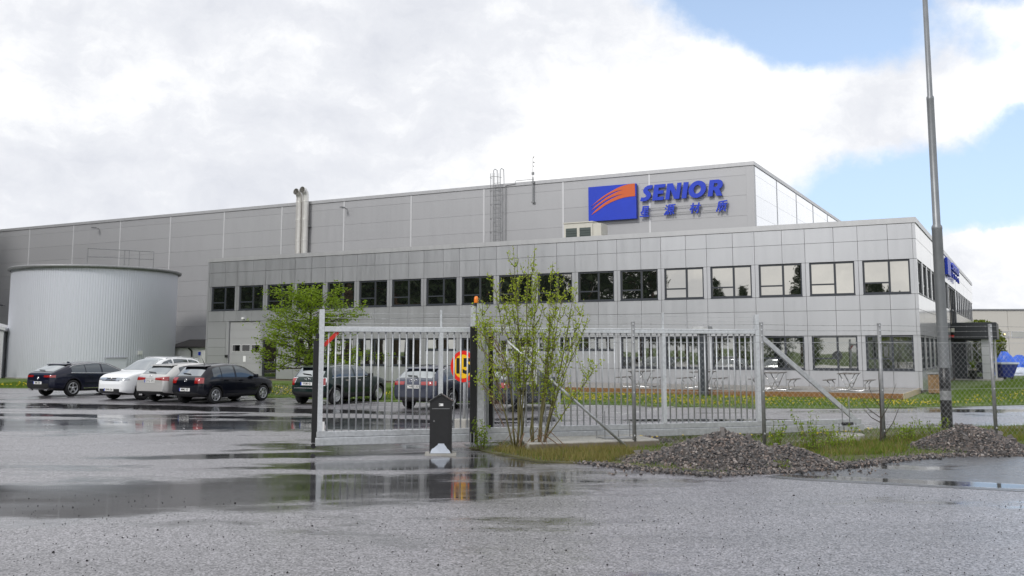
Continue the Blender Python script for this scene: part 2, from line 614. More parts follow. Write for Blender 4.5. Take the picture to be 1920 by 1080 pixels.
# ------------------------------------------------------------------ ground
def wet_asphalt(name, dark, light, film0, film1, patches, gen_thr, bumps=0.22):
    """asphalt after rain: rough damp stone, a smooth film, and standing water where it pools"""
    m = bpy.data.materials.new(name)
    m.use_nodes = True
    t = m.node_tree
    N = NT(t)
    b = t.nodes['Principled BSDF']
    pos = N.n('ShaderNodeNewGeometry').outputs['Position']
    sep = N.n('ShaderNodeSeparateXYZ')
    t.links.new(pos, sep.inputs[0])
    X, Y = sep.outputs[0], sep.outputs[1]
    fld = None
    for (cx, cy, rx, ry, ang) in patches:
        dx, dy = N.math('SUBTRACT', X, cx), N.math('SUBTRACT', Y, cy)
        ca, sa = cos(radians(ang)), sin(radians(ang))
        a = N.math('ADD', N.math('MULTIPLY', dx, ca / rx), N.math('MULTIPLY', dy, sa / rx))
        c = N.math('ADD', N.math('MULTIPLY', dx, -sa / ry), N.math('MULTIPLY', dy, ca / ry))
        q = N.math('SUBTRACT', 1.0, N.math('SQRT', N.math('ADD', N.math('MULTIPLY', a, a), N.math('MULTIPLY', c, c))))
        fld = q if fld is None else N.math('MAXIMUM', fld, q)
    big = N.noise(N.vec('MULTIPLY', pos, (0.16, 0.34, 1)), 1.0, 5.0, 0.55)
    g = N.math('MULTIPLY', N.math('SUBTRACT', big, gen_thr), 3.0)
    fld = g if fld is None else N.math('MAXIMUM', fld, g)
    rag = N.noise(N.vec('MULTIPLY', pos, (0.7, 1.6, 1)), 1.0, 6.0, 0.65)
    fld = N.math('ADD', fld, N.math('MULTIPLY', N.math('SUBTRACT', rag, 0.5), 1.5))
    grit = N.noise(pos, 55.0, 3.0, 0.7)
    fld2 = N.math('ADD', fld, N.math('MULTIPLY', N.math('SUBTRACT', grit, 0.5), 0.6))
    pud = N.rng(fld2, -0.14, 0.30, 0.0, 1.0, True)
    film = N.noise(N.vec('MULTIPLY', pos, (0.35, 0.9, 1)), 1.0, 5.0, 0.6)
    vor = N.n('ShaderNodeTexVoronoi')
    vor.inputs['Scale'].default_value = 60.0
    t.links.new(pos, vor.inputs['Vector'])
    stone = N.math('MULTIPLY', vor.outputs['Color'], 1.0)
    grain = N.math('ADD', N.math('MULTIPLY', stone, 0.6), N.math('MULTIPLY', grit, 0.4))
    c = N.mix(N.math('POWER', N.rng(grain, 0.25, 0.78), 1.4), dark, light)
    trk = N.noise(N.vec('MULTIPLY', pos, (0.10, 0.75, 1)), 1.0, 5.0, 0.62)
    c = N.mix(N.rng(trk, 0.45, 0.75, 0.0, 0.45), c, dark)
    c = N.mix(N.math('MULTIPLY', pud, 0.8), c, (0.012, 0.013, 0.013))
    t.links.new(c, b.inputs['Base Color'])
    fr_ = N.rng(film, 0.3, 0.7, film0, film1)
    rg = N.math('ADD', N.math('MULTIPLY', fr_, N.math('SUBTRACT', 1.0, pud)), N.math('MULTIPLY', pud, N.rng(film, 0.35, 0.65, 0.03, 0.12)))
    t.links.new(rg, b.inputs['Coat Roughness'])
    speck = N.rng(N.math('ADD', N.math('MULTIPLY', vor.outputs['Color'], 0.75), N.math('MULTIPLY', film, 0.25)), 0.22, 0.72, 0.28, 1.0)
    t.links.new(N.math('MAXIMUM', speck, pud), b.inputs['Coat Weight'])
    b.inputs['Coat IOR'].default_value = 1.40
    t.links.new(N.math('MULTIPLY', N.math('SUBTRACT', 1.0, pud), 0.5), b.inputs['Specular IOR Level'])
    b.inputs['IOR'].default_value = 1.6
    t.links.new(N.math('ADD', N.math('MULTIPLY', N.math('SUBTRACT', 1.0, pud), 0.42), 0.03), b.inputs['Roughness'])
    bn = N.n('ShaderNodeBump')
    bn.inputs['Distance'].default_value = 0.012
    t.links.new(N.math('MULTIPLY', N.math('SUBTRACT', 1.0, pud), bumps), bn.inputs['Strength'])
    t.links.new(grain, bn.inputs['Height'])
    t.links.new(bn.outputs[0], b.inputs['Normal'])
    t.links.new(bn.outputs[0], b.inputs['Coat Normal'])
    MATS[name] = m


wet_asphalt('asphalt_wet', (0.022, 0.021, 0.024), (0.410, 0.390, 0.425), 0.24, 0.42,
            [(-9.0, 12.2, 12.8, 2.1, 16), (-12.0, 25.8, 12.5, 2.3, -2), (5.4, 27.4, 3.0, 0.55, 2), (-12, 33.3, 11, 1.3, -18), (-15, 29.6, 9, 0.7, -8), (-4.5, 27.5, 5.5, 0.8, -14), (-19, 20.5, 7.5, 1.2, 6),
             (-4.0, 18.4, 4.0, 0.5, 8), (13.5, 31.5, 5.0, 0.9, 6), (-1.5, 17.0, 3.2, 0.8, 10)], 0.565)
wet_asphalt('asphalt_new', (0.010, 0.010, 0.012), (0.050, 0.050, 0.054), 0.18, 0.34, [(7.0, 14.3, 3.5, 0.3, -22)], 0.60, 0.35)

mat('verge_ground', (0.085, 0.080, 0.035), 0.95, var=0.45, vscale=2.5, bump=0.8, bscale=14, dirt=(0.05, 0.075, 0.012), dscale=1.2, damt=0.8)
m = bpy.data.materials.new('lawn_ground')
m.use_nodes = True
N = NT(m.node_tree)
pos = N.n('ShaderNodeNewGeometry').outputs['Position']
cc = N.mix(N.rng(N.noise(pos, 0.7, 6.0, 0.65), 0.35, 0.68), (0.055, 0.105, 0.012), (0.115, 0.165, 0.020))
cc = N.mix(N.rng(N.noise(pos, 2.5, 6.0, 0.7), 0.56, 0.75, 0.0, 0.6), cc, (0.115, 0.105, 0.040))
m.node_tree.links.new(cc, m.node_tree.nodes['Principled BSDF'].inputs['Base Color'])
m.node_tree.nodes['Principled BSDF'].inputs['Roughness'].default_value = 0.9
bn = N.n('ShaderNodeBump')
bn.inputs['Strength'].default_value = 0.8
bn.inputs['Distance'].default_value = 0.06
m.node_tree.links.new(N.noise(pos, 9.0, 5.0, 0.7), bn.inputs['Height'])
m.node_tree.links.new(bn.outputs[0], m.node_tree.nodes['Principled BSDF'].inputs['Normal'])
MATS['lawn_ground'] = m

part('ground', MB().add([(-900, -900, -0.06), (900, -900, -0.06), (900, 1200, -0.06), (-900, 1200, -0.06)], [(0, 1, 2, 3)]), 'lawn_ground', kind='structure')
part('parking_lot', MB().prism([(-120, -14), (120, -14), (120, 150), (-120, 150)], -0.05, 0.0), 'asphalt_wet', kind='structure')
DRIVE = [(3.9, 15.3), (4.65, 15.85), (7.57, 17.85), (9.7, 18.6), (20, 22.5), (45, 31), (45, 4), (20, 8.6), (12, 11.4), (7.08, 13.7), (4.34, 14.9)]
part('driveway', MB().prism(DRIVE, -0.02, 0.004), 'asphalt_new', kind='structure')
LAWN = [(-28, 50.2), (-24.4, 49.7), (-19, 47.0), (-10, 40.8), (-4.8, 36.9), (1.7, 35.3), (4.3, 34.7), (6.1, 33.8), (10.4, 32.6), (14.1, 33.4),
        (18.1, 34.8), (24, 38.5), (33, 48), (44, 63), (47, 73), (37, 72.5), (30, 69), (19, 60), (-14, 75), (-40, 75), (-40, 58)]
part('lawn', MB().prism(LAWN, -0.03, 0.03), 'lawn_ground', kind='structure')
VERGE = [(-0.85, 19.6), (-0.45, 18.75), (0.55, 17.15), (1.54, 16.95), (3.0, 15.45), (4.65, 16.1), (7.57, 18.1), (9.7, 18.85), (20, 22.9), (40, 30.0),
         (40, 33.5), (20, 27.2), (12.0, 25.0), (9.0, 24.2), (5.0, 23.0), (2.7, 22.1), (0.6, 21.4), (-0.6, 20.6)]
part('verge', MB().prism(VERGE, -0.03, 0.025), 'verge_ground', kind='structure')
GRAVEL_BED = [(-12.2, 44.6), (-10.2, 42.2), (-8.7, 41.6), (-9.6, 52.0), (-14.5, 55.2), (-19, 62.5), (-20.0, 61.0), (-15, 51)]
mat('gravel_ground', (0.17, 0.155, 0.14), 0.9, var=0.4, vscale=9, bump=0.8, bscale=40)
part('gravel_bed', MB().prism(GRAVEL_BED, 0.0, 0.04), 'gravel_ground', kind='structure')

# painted bay lines in the lot
TH = radians(62.07)
UX, UY = -sin(TH), cos(TH)
NX, NY = cos(TH), sin(TH)
CX, CY = 18.3186, 43.6844


def wpt(lx, ly):
    return (CX - UX * lx + NX * ly, CY - UY * lx + NY * ly)


lines = thing('bay_marking', 'thin worn white bay lines painted on the wet parking lot', 'marking')
for k in range(12):
    x0, y0 = (-0.55 - UX * (-2.62) * (-k + 2.9), 30.4 - UY * (-2.62) * (-k + 2.9))
    x0, y0 = (0.95 + UX * 2.62 * (k - 1.0), 30.9 + UY * 2.62 * (k - 1.0))
    mb = MB().bar((x0, y0, 0.003), (x0 + NX * 5.2, y0 + NY * 5.2, 0.003), 0.11, 0.004)
    part('line', mb, 'line_paint', lines)
mb = MB().bar((2.7, 30.1, 0.003), (6.4, 38.0 - 4.6, 0.003), 0.11, 0.004)
part('line', mb, 'line_paint', lines)

# ------------------------------------------------------------------ office building
BROT = atan2(-UY, -UX)
office = thing('office_building', 'two-storey office block clad in light grey metal panels with ribbon windows', 'building', (CX, CY, 0), BROT)
_cache = {}


def pbox(w_, h_, d_, mname):
    k = (round(w_, 3), round(h_, 3), round(d_, 3), mname)
    if k not in _cache:
        _cache[k] = MB().box(0, w_, 0, d_, 0, h_).mesh('panel', mname)
    return _cache[k]


def fpanel(root, x0, x1, z0, z1, face='F', off=0.0, mname='facade_grey', name='panel', gap=0.016, d_=0.10, tilt=0.0016):
    """one cladding sheet on the front (F, along x at y=off) or the side (S, along y at x=off)"""
    g = gap / 2
    me = pbox(x1 - x0 - gap, z1 - z0 - gap, d_, mname)
    if face == 'F':
        o = link(name, me, root, (x0 + g, off, z0 + g))
        o.rotation_euler = (random.gauss(0, tilt), 0, random.gauss(0, tilt))
    else:
        o = link(name, me, root, (off, x0 + g, z0 + g))
        o.rotation_euler = (random.gauss(0, tilt), 0, pi / 2 + random.gauss(0, tilt * 0.5))
    return o


def win_parts(bw, bh, mull, trans, key):
    if key in _cache:
        return _cache[key]
    fw = 0.075
    mb = MB()
    mb.box(0, fw, 0, 0.09, 0, bh).box(bw - fw, bw, 0, 0.09, 0, bh)
    mb.box(fw, bw - fw, 0.001, 0.09, 0, fw).box(fw, bw - fw, 0.001, 0.09, bh - fw, bh)
    panes = []
    xs = [fw, bw - fw]
    if mull:
        mx = bw * mull
        mb.box(mx - 0.045, mx + 0.045, 0.002, 0.09, fw, bh - fw)
        xs = [fw, mx - 0.045, mx + 0.045, bw - fw]
    for i in range(0, len(xs), 2):
        a, b = xs[i], xs[i + 1]
        if trans and i == 0:
            zt = bh * trans
            mb.box(a, b, 0.003, 0.09, zt - 0.035, zt + 0.035)
            panes += [(a, b, fw, zt - 0.035), (a, b, zt + 0.035, bh - fw)]
        else:
            panes.append((a, b, fw, bh - fw))
    fm = mb.mesh('window', 'frame_dark')
    sm = MB().box(-0.01, bw + 0.01, -0.075, 0.0, -0.045, 0.0).mesh('sill', 'frame_dark')
    _cache[key] = (fm, panes, sm)
    return _cache[key]


def window(root, x0, z0, bw, bh, mull=0.56, trans=0.33, face='F', off=0.055, glass='window_glass', sill=True):
    fm, panes, sm = win_parts(bw, bh, mull, trans, ('win', round(bw, 3), round(bh, 3), mull, trans))
    if face == 'F':
        o = link('window', fm, root, (x0, off, z0))
    else:
        o = link('window', fm, root, (-off, x0, z0), pi / 2)
    for (a, b, c, d) in panes:
        p = link('pane', pbox(b - a, d - c, 0.02, glass), o, (a, 0.045, c))
        p.rotation_euler = (random.gauss(0, 0.002), 0, random.gauss(0, 0.003))
    if sill:
        link('sill', sm, o, (0, 0, 0))
    return o


LW, LS = 43.53, 49.7
A0, BW, MOD = 0.30, 2.05, 2.40
Z = dict(base=0.14, lb=1.03, lt=2.60, j4=3.77, wb=4.50, wt=6.045, j1=6.97, cb=7.70, top=7.95)
# core walls, L-shaped in plan
core = MB()
core.prism([(-LW + 0.03, 0.15), (-0.15, 0.15), (-0.15, LS), (-9.7, LS), (-9.7, 10.4), (-LW + 0.03, 10.4)], 0.0, 7.62)
part('wall', core, 'core_dark', office)
part('roof', MB().prism([(-LW + 0.1, 0.2), (-0.2, 0.2), (-0.2, LS - 0.1), (-9.75, LS - 0.1), (-9.75, 10.45), (-LW + 0.1, 10.45)], 7.63, 7.70), 'roof_felt', office)
part('plinth', MB().box(-LW + 0.02, -0.05, 0.06, 0.16, 0.0, Z['base']).box(-0.16, -0.06, 0.16, LS, 0.0, Z['base']), 'concrete_dark', office)
cp = part('coping', MB().box(-LW - 0.03, 0.04, -0.04, 0.35, Z['cb'], Z['top']).box(-0.35, 0.04, 0.352, LS, Z['cb'], Z['top'])
          .box(-LW - 0.03, -LW + 0.3, 0.352, 10.4, Z['cb'], Z['top']).box(-9.9, -0.352, LS - 0.3, LS, Z['cb'], Z['top'] - 0.002), 'coping_metal', office)
cb = [-0.14]
for i in range(18):
    xl, xr = -(A0 + BW + i * MOD), -(A0 + i * MOD)
    cb += [xl + 0.56 * BW, xl - (MOD - BW) / 2]
cb[-1] = -LW + 0.14
for i in range(len(cb) - 1):
    x1, x0 = cb[i], cb[i + 1]
    for (z0, z1) in ((Z['j1'], Z['cb'] - 0.01), (Z['wt'] + 0.01, Z['j1']), (Z['j4'], Z['wb'] - 0.04)):
        fpanel(office, x0, x1, z0, z1)
    if x1 > -36.25:
        fpanel(office, x0, x1, Z['lt'], Z['j4'])
        fpanel(office, x0, x1, Z['base'], Z['lb'] - 0.04)
# corner trims
for (z0, z1) in ((Z['j1'], Z['cb'] - 0.01), (Z['wt'] + 0.01, Z['j1']), (Z['wb'] - 0.04, Z['wt'] + 0.01), (Z['j4'], Z['wb'] - 0.04), (Z['lt'], Z['j4']),
                 (Z['lb'] - 0.04, Z['lt']), (Z['base'], Z['lb'] - 0.04)):
    part('corner_trim', MB().box(-0.135, 0.004, -0.004, 0.135, z0 + 0.008, z1 - 0.008), 'facade_grey', office)
    part('corner_trim', MB().box(-LW, -LW + 0.135, -0.004, 0.135, z0 + 0.008, z1 - 0.008), 'facade_grey', office)


def pier(x0, x1, z0, z1):
    if x1 - x0 > 0.2:
        c = (x0 + x1) / 2
        fpanel(office, x0 - 0.008, c, z0, z1)
        fpanel(office, c, x1 + 0.008, z0, z1)
    elif x1 - x0 > 0.03:
        fpanel(office, x0 - 0.008, x1 + 0.008, z0, z1)


for i in range(18):
    xl, xr = -(A0 + BW + i * MOD), -(A0 + i * MOD)
    window(office, xl, Z['wb'], BW, Z['wt'] - Z['wb'], trans=(0 if i == 0 and False else 0.33))
    nxt = xl - (MOD - BW) if i < 17 else -LW + 0.14
    pier(nxt, xl, Z['wb'] - 0.04, Z['wt'] + 0.01)
    if i < 15:
        if 6 <= i <= 10:
            window(office, xl, 1.93, BW, Z['lt'] - 1.94, mull=0.5, trans=0, glass='low_glass')
            fpanel(office, xl - 0.008, xl + 0.56 * BW, Z['lb'] - 0.04, 1.885)
            fpanel(office, xl + 0.56 * BW, xr + 0.008, Z['lb'] - 0.04, 1.885)
        else:
            window(office, xl, Z['lb'], BW, Z['lt'] - Z['lb'] - 0.01, glass='low_glass')
        pier(nxt, xl, Z['lb'] - 0.04, Z['lt'])
pier(-A0, -0.14, Z['wb'] - 0.04, Z['wt'] + 0.01)
pier(-A0, -0.14, Z['lb'] - 0.04, Z['lt'])
# loading bay end: stacked panels, roller door, glazed side door
zz = [Z['base'], 0.85, 1.56, 2.11, 2.67, Z['j4']]
for a, b in zip(zz[:-1], zz[1:]):
    fpanel(office, -LW + 0.14, -41.78, a, b)
fpanel(office, -41.78, -41.52, Z['base'], Z['j4'])
fpanel(office, -38.86, -38.62, Z['base'], Z['j4'])
fpanel(office, -38.62, -36.25, 2.56, Z['j4'])
fpanel(office, -37.46, -36.25, Z['base'], 2.56)
gd = part('garage_door', MB().box(-41.52, -38.86, 0.12, 0.15, 0.02, 3.74), 'hall_grey', office)
for k in range(7):
    z0 = 0.03 + k * 0.53
    part('door_section', MB().box(-41.49, -38.89, 0.095, 0.12, z0 + 0.006, z0 + 0.524), 'hall_grey', gd)
for k in range(3):
    x0 = -41.25 + k * 0.82
    fr_ = part('door_window', MB().box(x0, x0 + 0.70, 0.08, 0.095, 1.83, 2.29), 'strip_light', gd)
    part('pane', MB().box(x0 + 0.04, x0 + 0.66, 0.07, 0.0795, 1.87, 2.25), 'dark_glass', gd)
part('door_notice', MB().box(-40.3, -40.08, 0.085, 0.094, 1.18, 1.55), 'white_paint', gd)
part('door_control', MB().box(-41.72, -41.55, -0.10, -0.002, 1.45, 1.62), 'black_paint', office)
part('bulkhead_light', MB().box(-40.36, -40.18, -0.12, -0.002, 3.9, 4.02), 'white_paint', office)
sd = window(office, -38.6, 0.18, 1.12, 2.34, mull=0, trans=0.42, glass='low_glass', sill=False)
sd.name = 'side_door'
part('door_handle', MB().box(0.98, 1.02, -0.05, 0.0, 0.95, 1.2), 'tube_steel', sd)

# east side
sc_cols = [0.14] + [2.475 + 4.8 * k for k in range(10)] + [LS]
for x0, x1 in zip(sc_cols[:-1], sc_cols[1:]):
    if x1 - x0 < 0.2:
        continue
    for (z0, z1) in ((Z['j1'], Z['cb'] - 0.01), (Z['wt'] + 0.01, Z['j1'])):
        fpanel(office, x0, x1, z0, z1, 'S', tilt=0.0006)
    for (z0, z1) in ((Z['j4'], Z['wb'] - 0.04), (Z['lt'], Z['j4']), (Z['base'], Z['lb'] - 0.04)):
        for (a, b) in ((x0, min(x1, 19.4)), (max(x0, 26.2), x1)):
            if b - a > 0.1:
                fpanel(office, a, b, z0, z1, 'S', tilt=0.0006)
for i in range(20):
    y0 = A0 + i * MOD
    if 19.0 < y0 + BW < 28.2:
        continue
    if y0 + BW > LS:
        break
    window(office, y0, Z['wb'], BW, Z['wt'] - Z['wb'], face='S')
    window(office, y0, Z['lb'], BW, Z['lt'] - Z['lb'] - 0.01, face='S', glass='low_glass')
    e = y0 + MOD
    if e < LS and not (19.0 < e + BW < 28.2):
        for (z0, z1) in ((Z['wb'] - 0.04, Z['wt'] + 0.01), (Z['lb'] - 0.04, Z['lt'])):
            fpanel(office, y0 + BW - 0.008, e + 0.008, z0, z1, 'S')
for (a, b) in ((0.14, A0 + 0.008), (A0 + 6 * MOD + BW + MOD - BW + BW, 19.4), (26.2, 26.7)):
    for (z0, z1) in ((Z['wb'] - 0.04, Z['wt'] + 0.01), (Z['lb'] - 0.04, Z['lt'])):
        if b - a > 0.03:
            fpanel(office, a, b, z0, z1, 'S')
st = window(office, 19.5, 2.75, 3.3, 3.29, mull=0.5, trans=0.55, face='S', sill=False)
st2 = window(office, 22.85, 2.75, 3.3, 3.29, mull=0.5, trans=0.55, face='S', sill=False)
part('sign_lamp', MB().box(0.01, 0.18, 19.9, 20.15, 3.05, 3.30), 'beige_metal', office)
part('alarm_siren', MB().box(0.01, 0.14, 19.9, 20.2, 2.72, 2.86), 'red_paint', office)

# entrance porch, part of the office
porch = part('porch', MB().box(0.02, 2.55, 20.6, 25.6, 2.62, 3.66), 'canopy_dark', office)
bevel(porch, 0.02, 1)
part('porch_column', MB().box(1.62, 2.06, 21.1, 21.5, 0.0, 2.61), 'facade_grey', office)
for k in range(4):
    part('column_joint', MB().box(1.61, 2.07, 21.09, 21.51, 0.5 + k * 0.55, 0.515 + k * 0.55), 'core_dark', porch)
part('porch_column', MB().box(2.30, 2.42, 22.0, 22.3, 0.0, 2.61), 'facade_grey', office)
part('porch_glazing', MB().box(0.75, 1.60, 21.3, 21.33, 0.25, 2.5), 'low_glass', office)
part('porch_glazing', MB().box(2.10, 2.13, 21.6, 25.3, 0.25, 2.5), 'low_glass', office)
part('porch_wall', MB().box(0.02, 0.73, 21.2, 21.4, 0.0, 2.61), 'canopy_dark', office)
for (za, zb_) in ((1.0, 1.08), (2.5, 2.61), (0.12, 0.25)):
    part('porch_frame', MB().box(0.73, 1.62, 21.26, 21.36, za, zb_), 'frame_dark', office)
part('porch_step', MB().box(0.02, 2.7, 20.9, 25.6, 0.03, 0.12), 'concrete', office)

# ------------------------------------------------------------------ factory hall
HY, HX, HT = 10.5, -9.82, 13.25
hall = thing('factory_hall', 'tall windowless grey factory hall rising behind the office block', 'building', (CX, CY, 0), BROT)
HL = -101.0
part('wall', MB().box(HL, HX - 0.13, HY + 0.12, 62.0, 0.0, 13.0), 'core_dark', hall)
part('roof', MB().box(HL, HX - 0.2, HY + 0.25, 62.0, 13.01, 13.08), 'roof_felt', hall)
part('coping', MB().box(HL, HX + 0.05, HY - 0.06, HY + 0.34, 13.02, HT).box(HX - 0.3, HX + 0.05, HY + 0.342, 62.0, 13.02, HT), 'coping_metal', hall)
zr = [0.15, 1.38, 2.61, 3.84, 5.07, 6.30, 7.53, 8.76, 9.99, 11.23, 12.46, 13.01]
xb = [HX - 0.45] + [-10.40 - 6.03 * k for k in range(1, 16)]
for i in range(len(xb) - 1):
    x1, x0 = xb[i], xb[i + 1]
    for a, b in zip(zr[:-1], zr[1:]):
        if x0 > -43.4 and b < 7.9:
            continue
        fpanel(hall, x0, x1, a, b, 'F', HY, 'hall_grey', gap=0.010, tilt=0.0004)
    zlo = 7.7 if x0 > -43.4 else 0.15
    part('joint_cover', MB().box(x0 - 0.065, x0 + 0.065, HY - 0.02, HY - 0.001, zlo, 13.01), 'strip_light', hall)
part('corner_trim', MB().box(HX - 0.45, HX + 0.005, HY - 0.012, HY + 0.10, 7.6, 13.01).box(HX - 0.1, HX + 0.005, HY + 0.101, HY + 0.4, 7.6, 13.01), 'hall_grey', hall)
yb = [HY + 0.4] + [HY + 6.1 * k for k in range(1, 9)]
for i in range(len(yb) - 1):
    for a, b in zip(zr[6:-1], zr[7:]):
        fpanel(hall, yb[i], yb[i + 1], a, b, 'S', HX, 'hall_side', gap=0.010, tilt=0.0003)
    part('joint_cover', MB().box(HX + 0.001, HX + 0.02, yb[i + 1] - 0.065, yb[i + 1] + 0.065, 7.6, 13.01), 'strip_light', hall)


def lpos(lx, ly, z=0.0):
    x, y = wpt(lx, ly)
    return (x, y, z)


# exhaust ducts on the hall wall
for k, (lx, ht, lab) in enumerate(((-44.55, 13.75, 'left one of two bright steel exhaust ducts rising up the hall wall'),
                                   (-43.95, 13.85, 'right one of two bright steel exhaust ducts rising up the hall wall'))):
    d = thing('exhaust_duct', lab, 'duct', lpos(lx, HY - 0.38, 0), BROT, 'exhaust ducts on the hall wall')
    pts = [(0, 0, 7.0), (0, 0, ht - 0.25), (0, -0.05, ht), (0, -0.22, ht + 0.17), (0, -0.45, ht + 0.2)]
    part('pipe', MB().tube(pts, 0.25, 16, caps=False), 'stainless', d, True)
    for z in (8.6, 10.2, 11.8, 13.2):
        part('seam_band', MB().lathe([(0.255, z - 0.03), (0.268, z - 0.02), (0.268, z + 0.02), (0.255, z + 0.03)], 16), 'stainless', d, True)
    part('bracket', MB().box(-0.05, 0.32, 0.05, 0.37, 11.25, 11.33), 'galv_dull', d)

# caged ladder
ld = thing('roof_ladder', 'galvanised caged ladder climbing the hall wall to the roof edge', 'ladder', lpos(-27.35, HY - 0.18, 0), BROT)
for x in (-0.26, 0.26):
    part('rail', MB().tube([(x, -0.05, 7.6), (x, -0.05, 14.2), (x, 0.12, 14.32), (x, 0.45, 14.3), (x, 0.5, 13.3)], 0.028, 6), 'galv_dull', ld)
for k in range(19):
    part('rung', MB().tube([(-0.26, -0.05, 7.9 + k * 0.3), (0.26, -0.05, 7.9 + k * 0.3)], 0.014, 5), 'galv_dull', ld)
for k in range(6):
    z = 8.9 + k * 0.95
    pts = [(0.30 * cos(a) * 1.25, -0.05 - 0.68 * sin(a), z) for a in [pi * j / 10 for j in range(11)]]
    part('hoop', MB().tube(pts, 0.016, 5), 'galv_dull', ld)
for a in (0.5, 1.1, pi / 2, 2.0, 2.64):
    x, y = 0.375 * cos(a), -0.05 - 0.68 * sin(a)
    part('cage_strap', MB().tube([(x, y, 8.6), (x, y, 13.9)], 0.014, 5), 'galv_dull', ld)
cd = tag(part('cable_conduit', MB().tube([(0, 0, 7.6), (0, 0, 13.08), (0.1, -0.02, 13.12), (0.75, -0.02, 13.16), (0.8, -0.02, 13.36), (2.2, -0.02, 13.36)], 0.022, 5), 'galv_dull',
              loc=lpos(-26.75, HY - 0.10, 0), rz=BROT), 'thin dark cable conduit beside the caged ladder, bending along the roof edge', 'conduit')

# antenna mast
mt = thing('antenna_mast', 'slim grey antenna mast clamped to the hall roof edge', 'antenna', lpos(-24.63, HY - 0.14, 0), BROT)
part('mast_tube', MB().tube([(0, 0, 11.75), (0, 0, 13.5)], 0.045, 8), 'galv_dull', mt)
part('whip', MB().tube([(0, 0, 13.5), (0, 0, 14.85)], 0.022, 6), 'galv_dull', mt)
part('bracket', MB().box(-0.11, 0.11, -0.03, 0.10, 11.76, 11.84).box(-0.11, 0.11, -0.03, 0.10, 13.1, 13.2), 'galv_dull', mt)
part('junction_box', MB().box(-0.08, 0.08, -0.06, 0.06, 13.66, 13.84), 'galv_dull', mt)
part('sensor', MB().tube([(0, 0, 14.8), (0.10, 0, 14.92)], 0.03, 6).tube([(0, 0, 14.55), (0.12, 0, 14.48)], 0.035, 6).tube([(0, 0, 14.3), (0.1, 0, 14.2)], 0.025, 6), 'galv_dull', mt)

# rooftop unit on the office roof
ac = thing('rooftop_unit', 'cream ventilation unit with two dark louvres on the office roof', 'ventilation unit', lpos(-19.0, 5.6, 7.70), BROT)
part('casing', MB().box(-1.15, 0.72, 0.0, 1.1, 0.0, 1.80), 'beige_metal', ac)
part('casing_end', MB().box(0.725, 1.25, 0.05, 1.05, 0.0, 1.72), 'beige_metal', ac)
for x in (-1.02, -0.12):
    lv = part('louvre', MB().box(x, x + 0.72, -0.015, -0.002, 0.25, 1.50), 'louvre', ac)
    for k in range(8):
        part('slat', MB().box(x + 0.01, x + 0.71, -0.045, -0.016, 0.30 + k * 0.148, 0.34 + k * 0.148), 'louvre', lv)
part('lid', MB().box(-1.2, 0.76, -0.05, 1.15, 1.801, 1.86), 'beige_metal', ac)

for (lx, z, lab) in ((-67.4, 12.5, 'small bracket lamp high on the hall wall above the round tank'), (-40.3, 12.42, 'small bracket lamp high on the hall wall right of the steel ducts'),
                     (-79.6, 6.0, 'small dark bracket lamp on the hall wall left of the round tank')):
    wl = thing('wall_lamp', lab, 'lamp', lpos(lx, HY, z), BROT, 'bracket lamps on the hall')
    part('arm', MB().tube([(0, 0, 0), (0, -0.35, 0.05)], 0.03, 6), 'galv_dull', wl)
    part('head', MB().box(-0.09, 0.09, -0.75, -0.33, 0.0, 0.09), 'galv_dull' if lx > -75 else 'frame_dark', wl)

# ------------------------------------------------------------------ company sign on the hall
sg = thing('company_sign', 'blue SENIOR sign with orange swoosh logo and four characters on the hall', 'sign', lpos(0, HY - 0.12, 0), BROT)


def upright(name, me, parent, x, y, z):
    o = link(name, me, parent, (x, y, z))
    o.rotation_euler = (pi / 2, 0, 0)
    return o


part('logo_panel', MB().box(-20.50, -17.22, -0.22, 0.02, 10.20, 12.45), 'sign_blue', sg)
crop = lambda x, y: ((x - 72) / 866.0, ((945 - 57 * (x - 80) / 872.0) - y) / (625.0 + 15 * (x - 72) / 866))
SW = [(125, 672), (215, 592), (300, 520), (400, 452), (500, 393), (600, 338), (700, 296), (800, 266), (922, 251), (925, 484), (830, 492), (730, 509), (640, 535), (560, 566), (480, 600),
      (400, 642), (320, 695), (220, 766), (122, 830), (200, 746), (300, 662), (400, 590), (500, 532), (600, 484), (722, 441), (600, 468), (500, 506), (400, 556),
      (300, 622), (200, 693), (124, 748), (215, 655), (300, 590), (400, 515), (500, 455), (600, 405), (722, 364), (600, 388), (500, 428), (400, 482), (300, 548), (200, 618)]
swl = []
for (x, y) in SW:
    u_, v_ = crop(x, y)
    swl.append((u_ * 3.28, max(0.0, min(1.0, v_)) * 2.25))
upright('swoosh', outline_mesh('swoosh', [swl], 0.02, 'sign_orange'), sg, -20.50, -0.232, 10.20)


def arc_stroke(pts, wd):
    """closed outline of a thick pen stroke through pts"""
    L, R = [], []
    n = len(pts)
    for i, (x, y) in enumerate(pts):
        a, b = pts[max(i - 1, 0)], pts[min(i + 1, n - 1)]
        dx, dy = b[0] - a[0], b[1] - a[1]
        l = sqrt(dx * dx + dy * dy)
        w_ = wd if not isinstance(wd, (list, tuple)) else wd[i]
        L.append((x - dy / l * w_ / 2, y + dx / l * w_ / 2))
        R.append((x + dy / l * w_ / 2, y - dx / l * w_ / 2))
    return L + R[::-1]


def ell(cx, cy, rx, ry, n=28, a0=0.0, a1=2 * pi):
    return [(cx + rx * cos(a0 + (a1 - a0) * k / n), cy + ry * sin(a0 + (a1 - a0) * k / n)) for k in range(n)]


